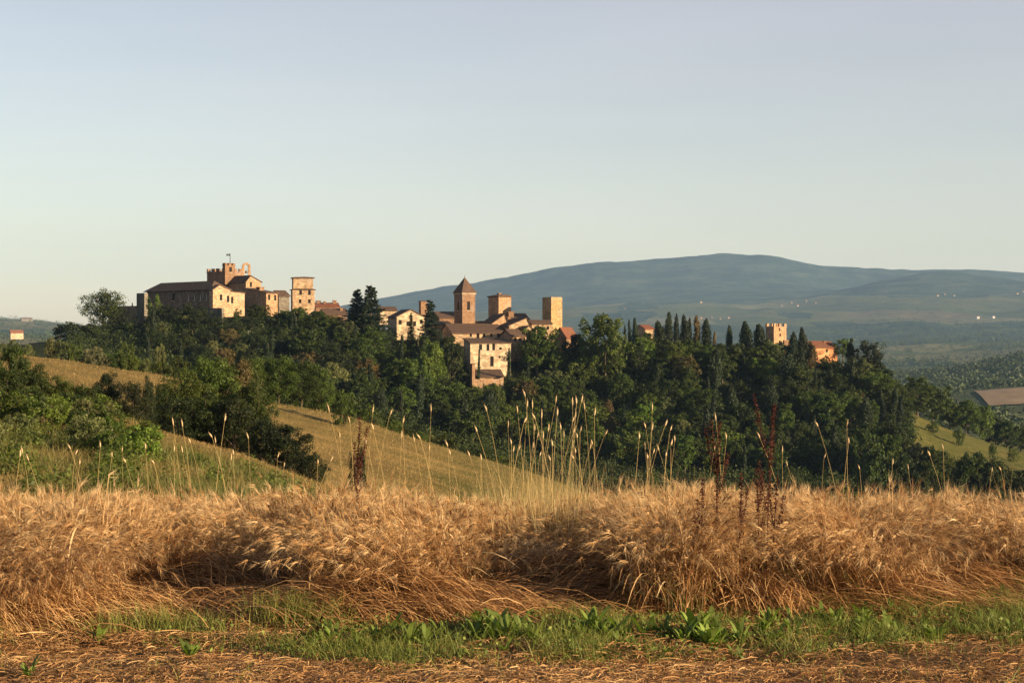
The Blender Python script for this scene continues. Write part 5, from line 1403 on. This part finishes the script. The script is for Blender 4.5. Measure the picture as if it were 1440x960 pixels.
# ------------------------------------------------------------------ light, sky, camera
ELEV, AZ = R(13.5), R(61)      # sun: right of the camera and a little behind it
sd = Vector((math.sin(AZ) * math.cos(ELEV), -math.cos(AZ) * math.cos(ELEV), math.sin(ELEV)))
lamp = bpy.data.lights.new('sun', 'SUN'); lamp.energy = 5.0; lamp.angle = R(0.55); lamp.color = (1.0, 0.78, 0.50)
lo = bpy.data.objects.new('sun', lamp); COL.objects.link(lo); lo.rotation_euler = (-sd).to_track_quat('-Z', 'Y').to_euler(); lo.location = (60, -20, 60)

W = bpy.data.worlds.new('World'); S.world = W; W.use_nodes = True
nt = W.node_tree; nt.nodes.clear()
sky = nt.nodes.new('ShaderNodeTexSky'); sky.sky_type = 'NISHITA'; sky.sun_disc = False
sky.sun_elevation = ELEV; sky.sun_rotation = math.atan2(sd.x, sd.y)
sky.altitude = 150; sky.air_density = 1.0; sky.dust_density = 0.6; sky.ozone_density = 1.0
bg = nt.nodes.new('ShaderNodeBackground'); bg.inputs['Strength'].default_value = 0.05
wo = nt.nodes.new('ShaderNodeOutputWorld')
tint = nt.nodes.new('ShaderNodeMix'); tint.data_type = 'RGBA'; tint.blend_type = 'MULTIPLY'; tint.inputs['Factor'].default_value = 1.0
tint.inputs[7].default_value = (0.97, 0.995, 0.985, 1); nt.links.new(sky.outputs[0], tint.inputs[6]); nt.links.new(tint.outputs[2], bg.inputs[0])
# thin high veil of evening haze over the blue, thinning out towards the zenith
veil = nt.nodes.new('ShaderNodeBackground'); veil.inputs['Color'].default_value = (0.115, 0.0745, 0.067, 1)
tc = nt.nodes.new('ShaderNodeTexCoord'); sx = nt.nodes.new('ShaderNodeSeparateXYZ'); mr = nt.nodes.new('ShaderNodeMapRange')
nt.links.new(tc.outputs['Generated'], sx.inputs[0]); nt.links.new(sx.outputs['Z'], mr.inputs['Value'])
mr.inputs['From Min'].default_value = 0.2; mr.inputs['From Max'].default_value = 0.55; mr.inputs['To Min'].default_value = 1.0; mr.inputs['To Max'].default_value = 0.05
vn = nt.nodes.new('ShaderNodeTexNoise'); vm = nt.nodes.new('ShaderNodeMapping'); vm.inputs['Scale'].default_value = (2.0, 2.0, 14.0)
vn.inputs['Scale'].default_value = 1.6; vn.inputs['Detail'].default_value = 4.0
nt.links.new(tc.outputs['Generated'], vm.inputs['Vector']); nt.links.new(vm.outputs[0], vn.inputs['Vector'])
v1 = nt.nodes.new('ShaderNodeMath'); v1.operation = 'MULTIPLY_ADD'; v1.inputs[1].default_value = 0.5; v1.inputs[2].default_value = 0.75; nt.links.new(vn.outputs['Fac'], v1.inputs[0])
v2_ = nt.nodes.new('ShaderNodeMath'); v2_.operation = 'MULTIPLY'; nt.links.new(mr.outputs[0], v2_.inputs[0]); nt.links.new(v1.outputs[0], v2_.inputs[1])
nt.links.new(v2_.outputs[0], veil.inputs['Strength'])
ad = nt.nodes.new('ShaderNodeAddShader'); nt.links.new(bg.outputs[0], ad.inputs[0]); nt.links.new(veil.outputs[0], ad.inputs[1])
nt.links.new(ad.outputs[0], wo.inputs[0])

cam = bpy.data.cameras.new('camera'); co = bpy.data.objects.new('camera', cam); COL.objects.link(co)
co.location = (0, 0, CAMZ); co.rotation_euler = (PI / 2, 0, 0)
cam.sensor_width = 36; cam.lens = 36 * F / 1440; cam.clip_start = 0.1; cam.clip_end = 60000
S.camera = co

S.render.engine = 'CYCLES'
S.view_settings.view_transform = 'Standard'; S.view_settings.look = 'None'; S.view_settings.exposure = 1.3; S.view_settings.gamma = 1.0
S.view_settings.use_curve_mapping = False
c = S.cycles
c.max_bounces = 5; c.diffuse_bounces = 3; c.glossy_bounces = 2; c.transmission_bounces = 3; c.transparent_max_bounces = 4; c.volume_bounces = 1
c.use_denoising = True; c.caustics_reflective = False; c.caustics_refractive = False
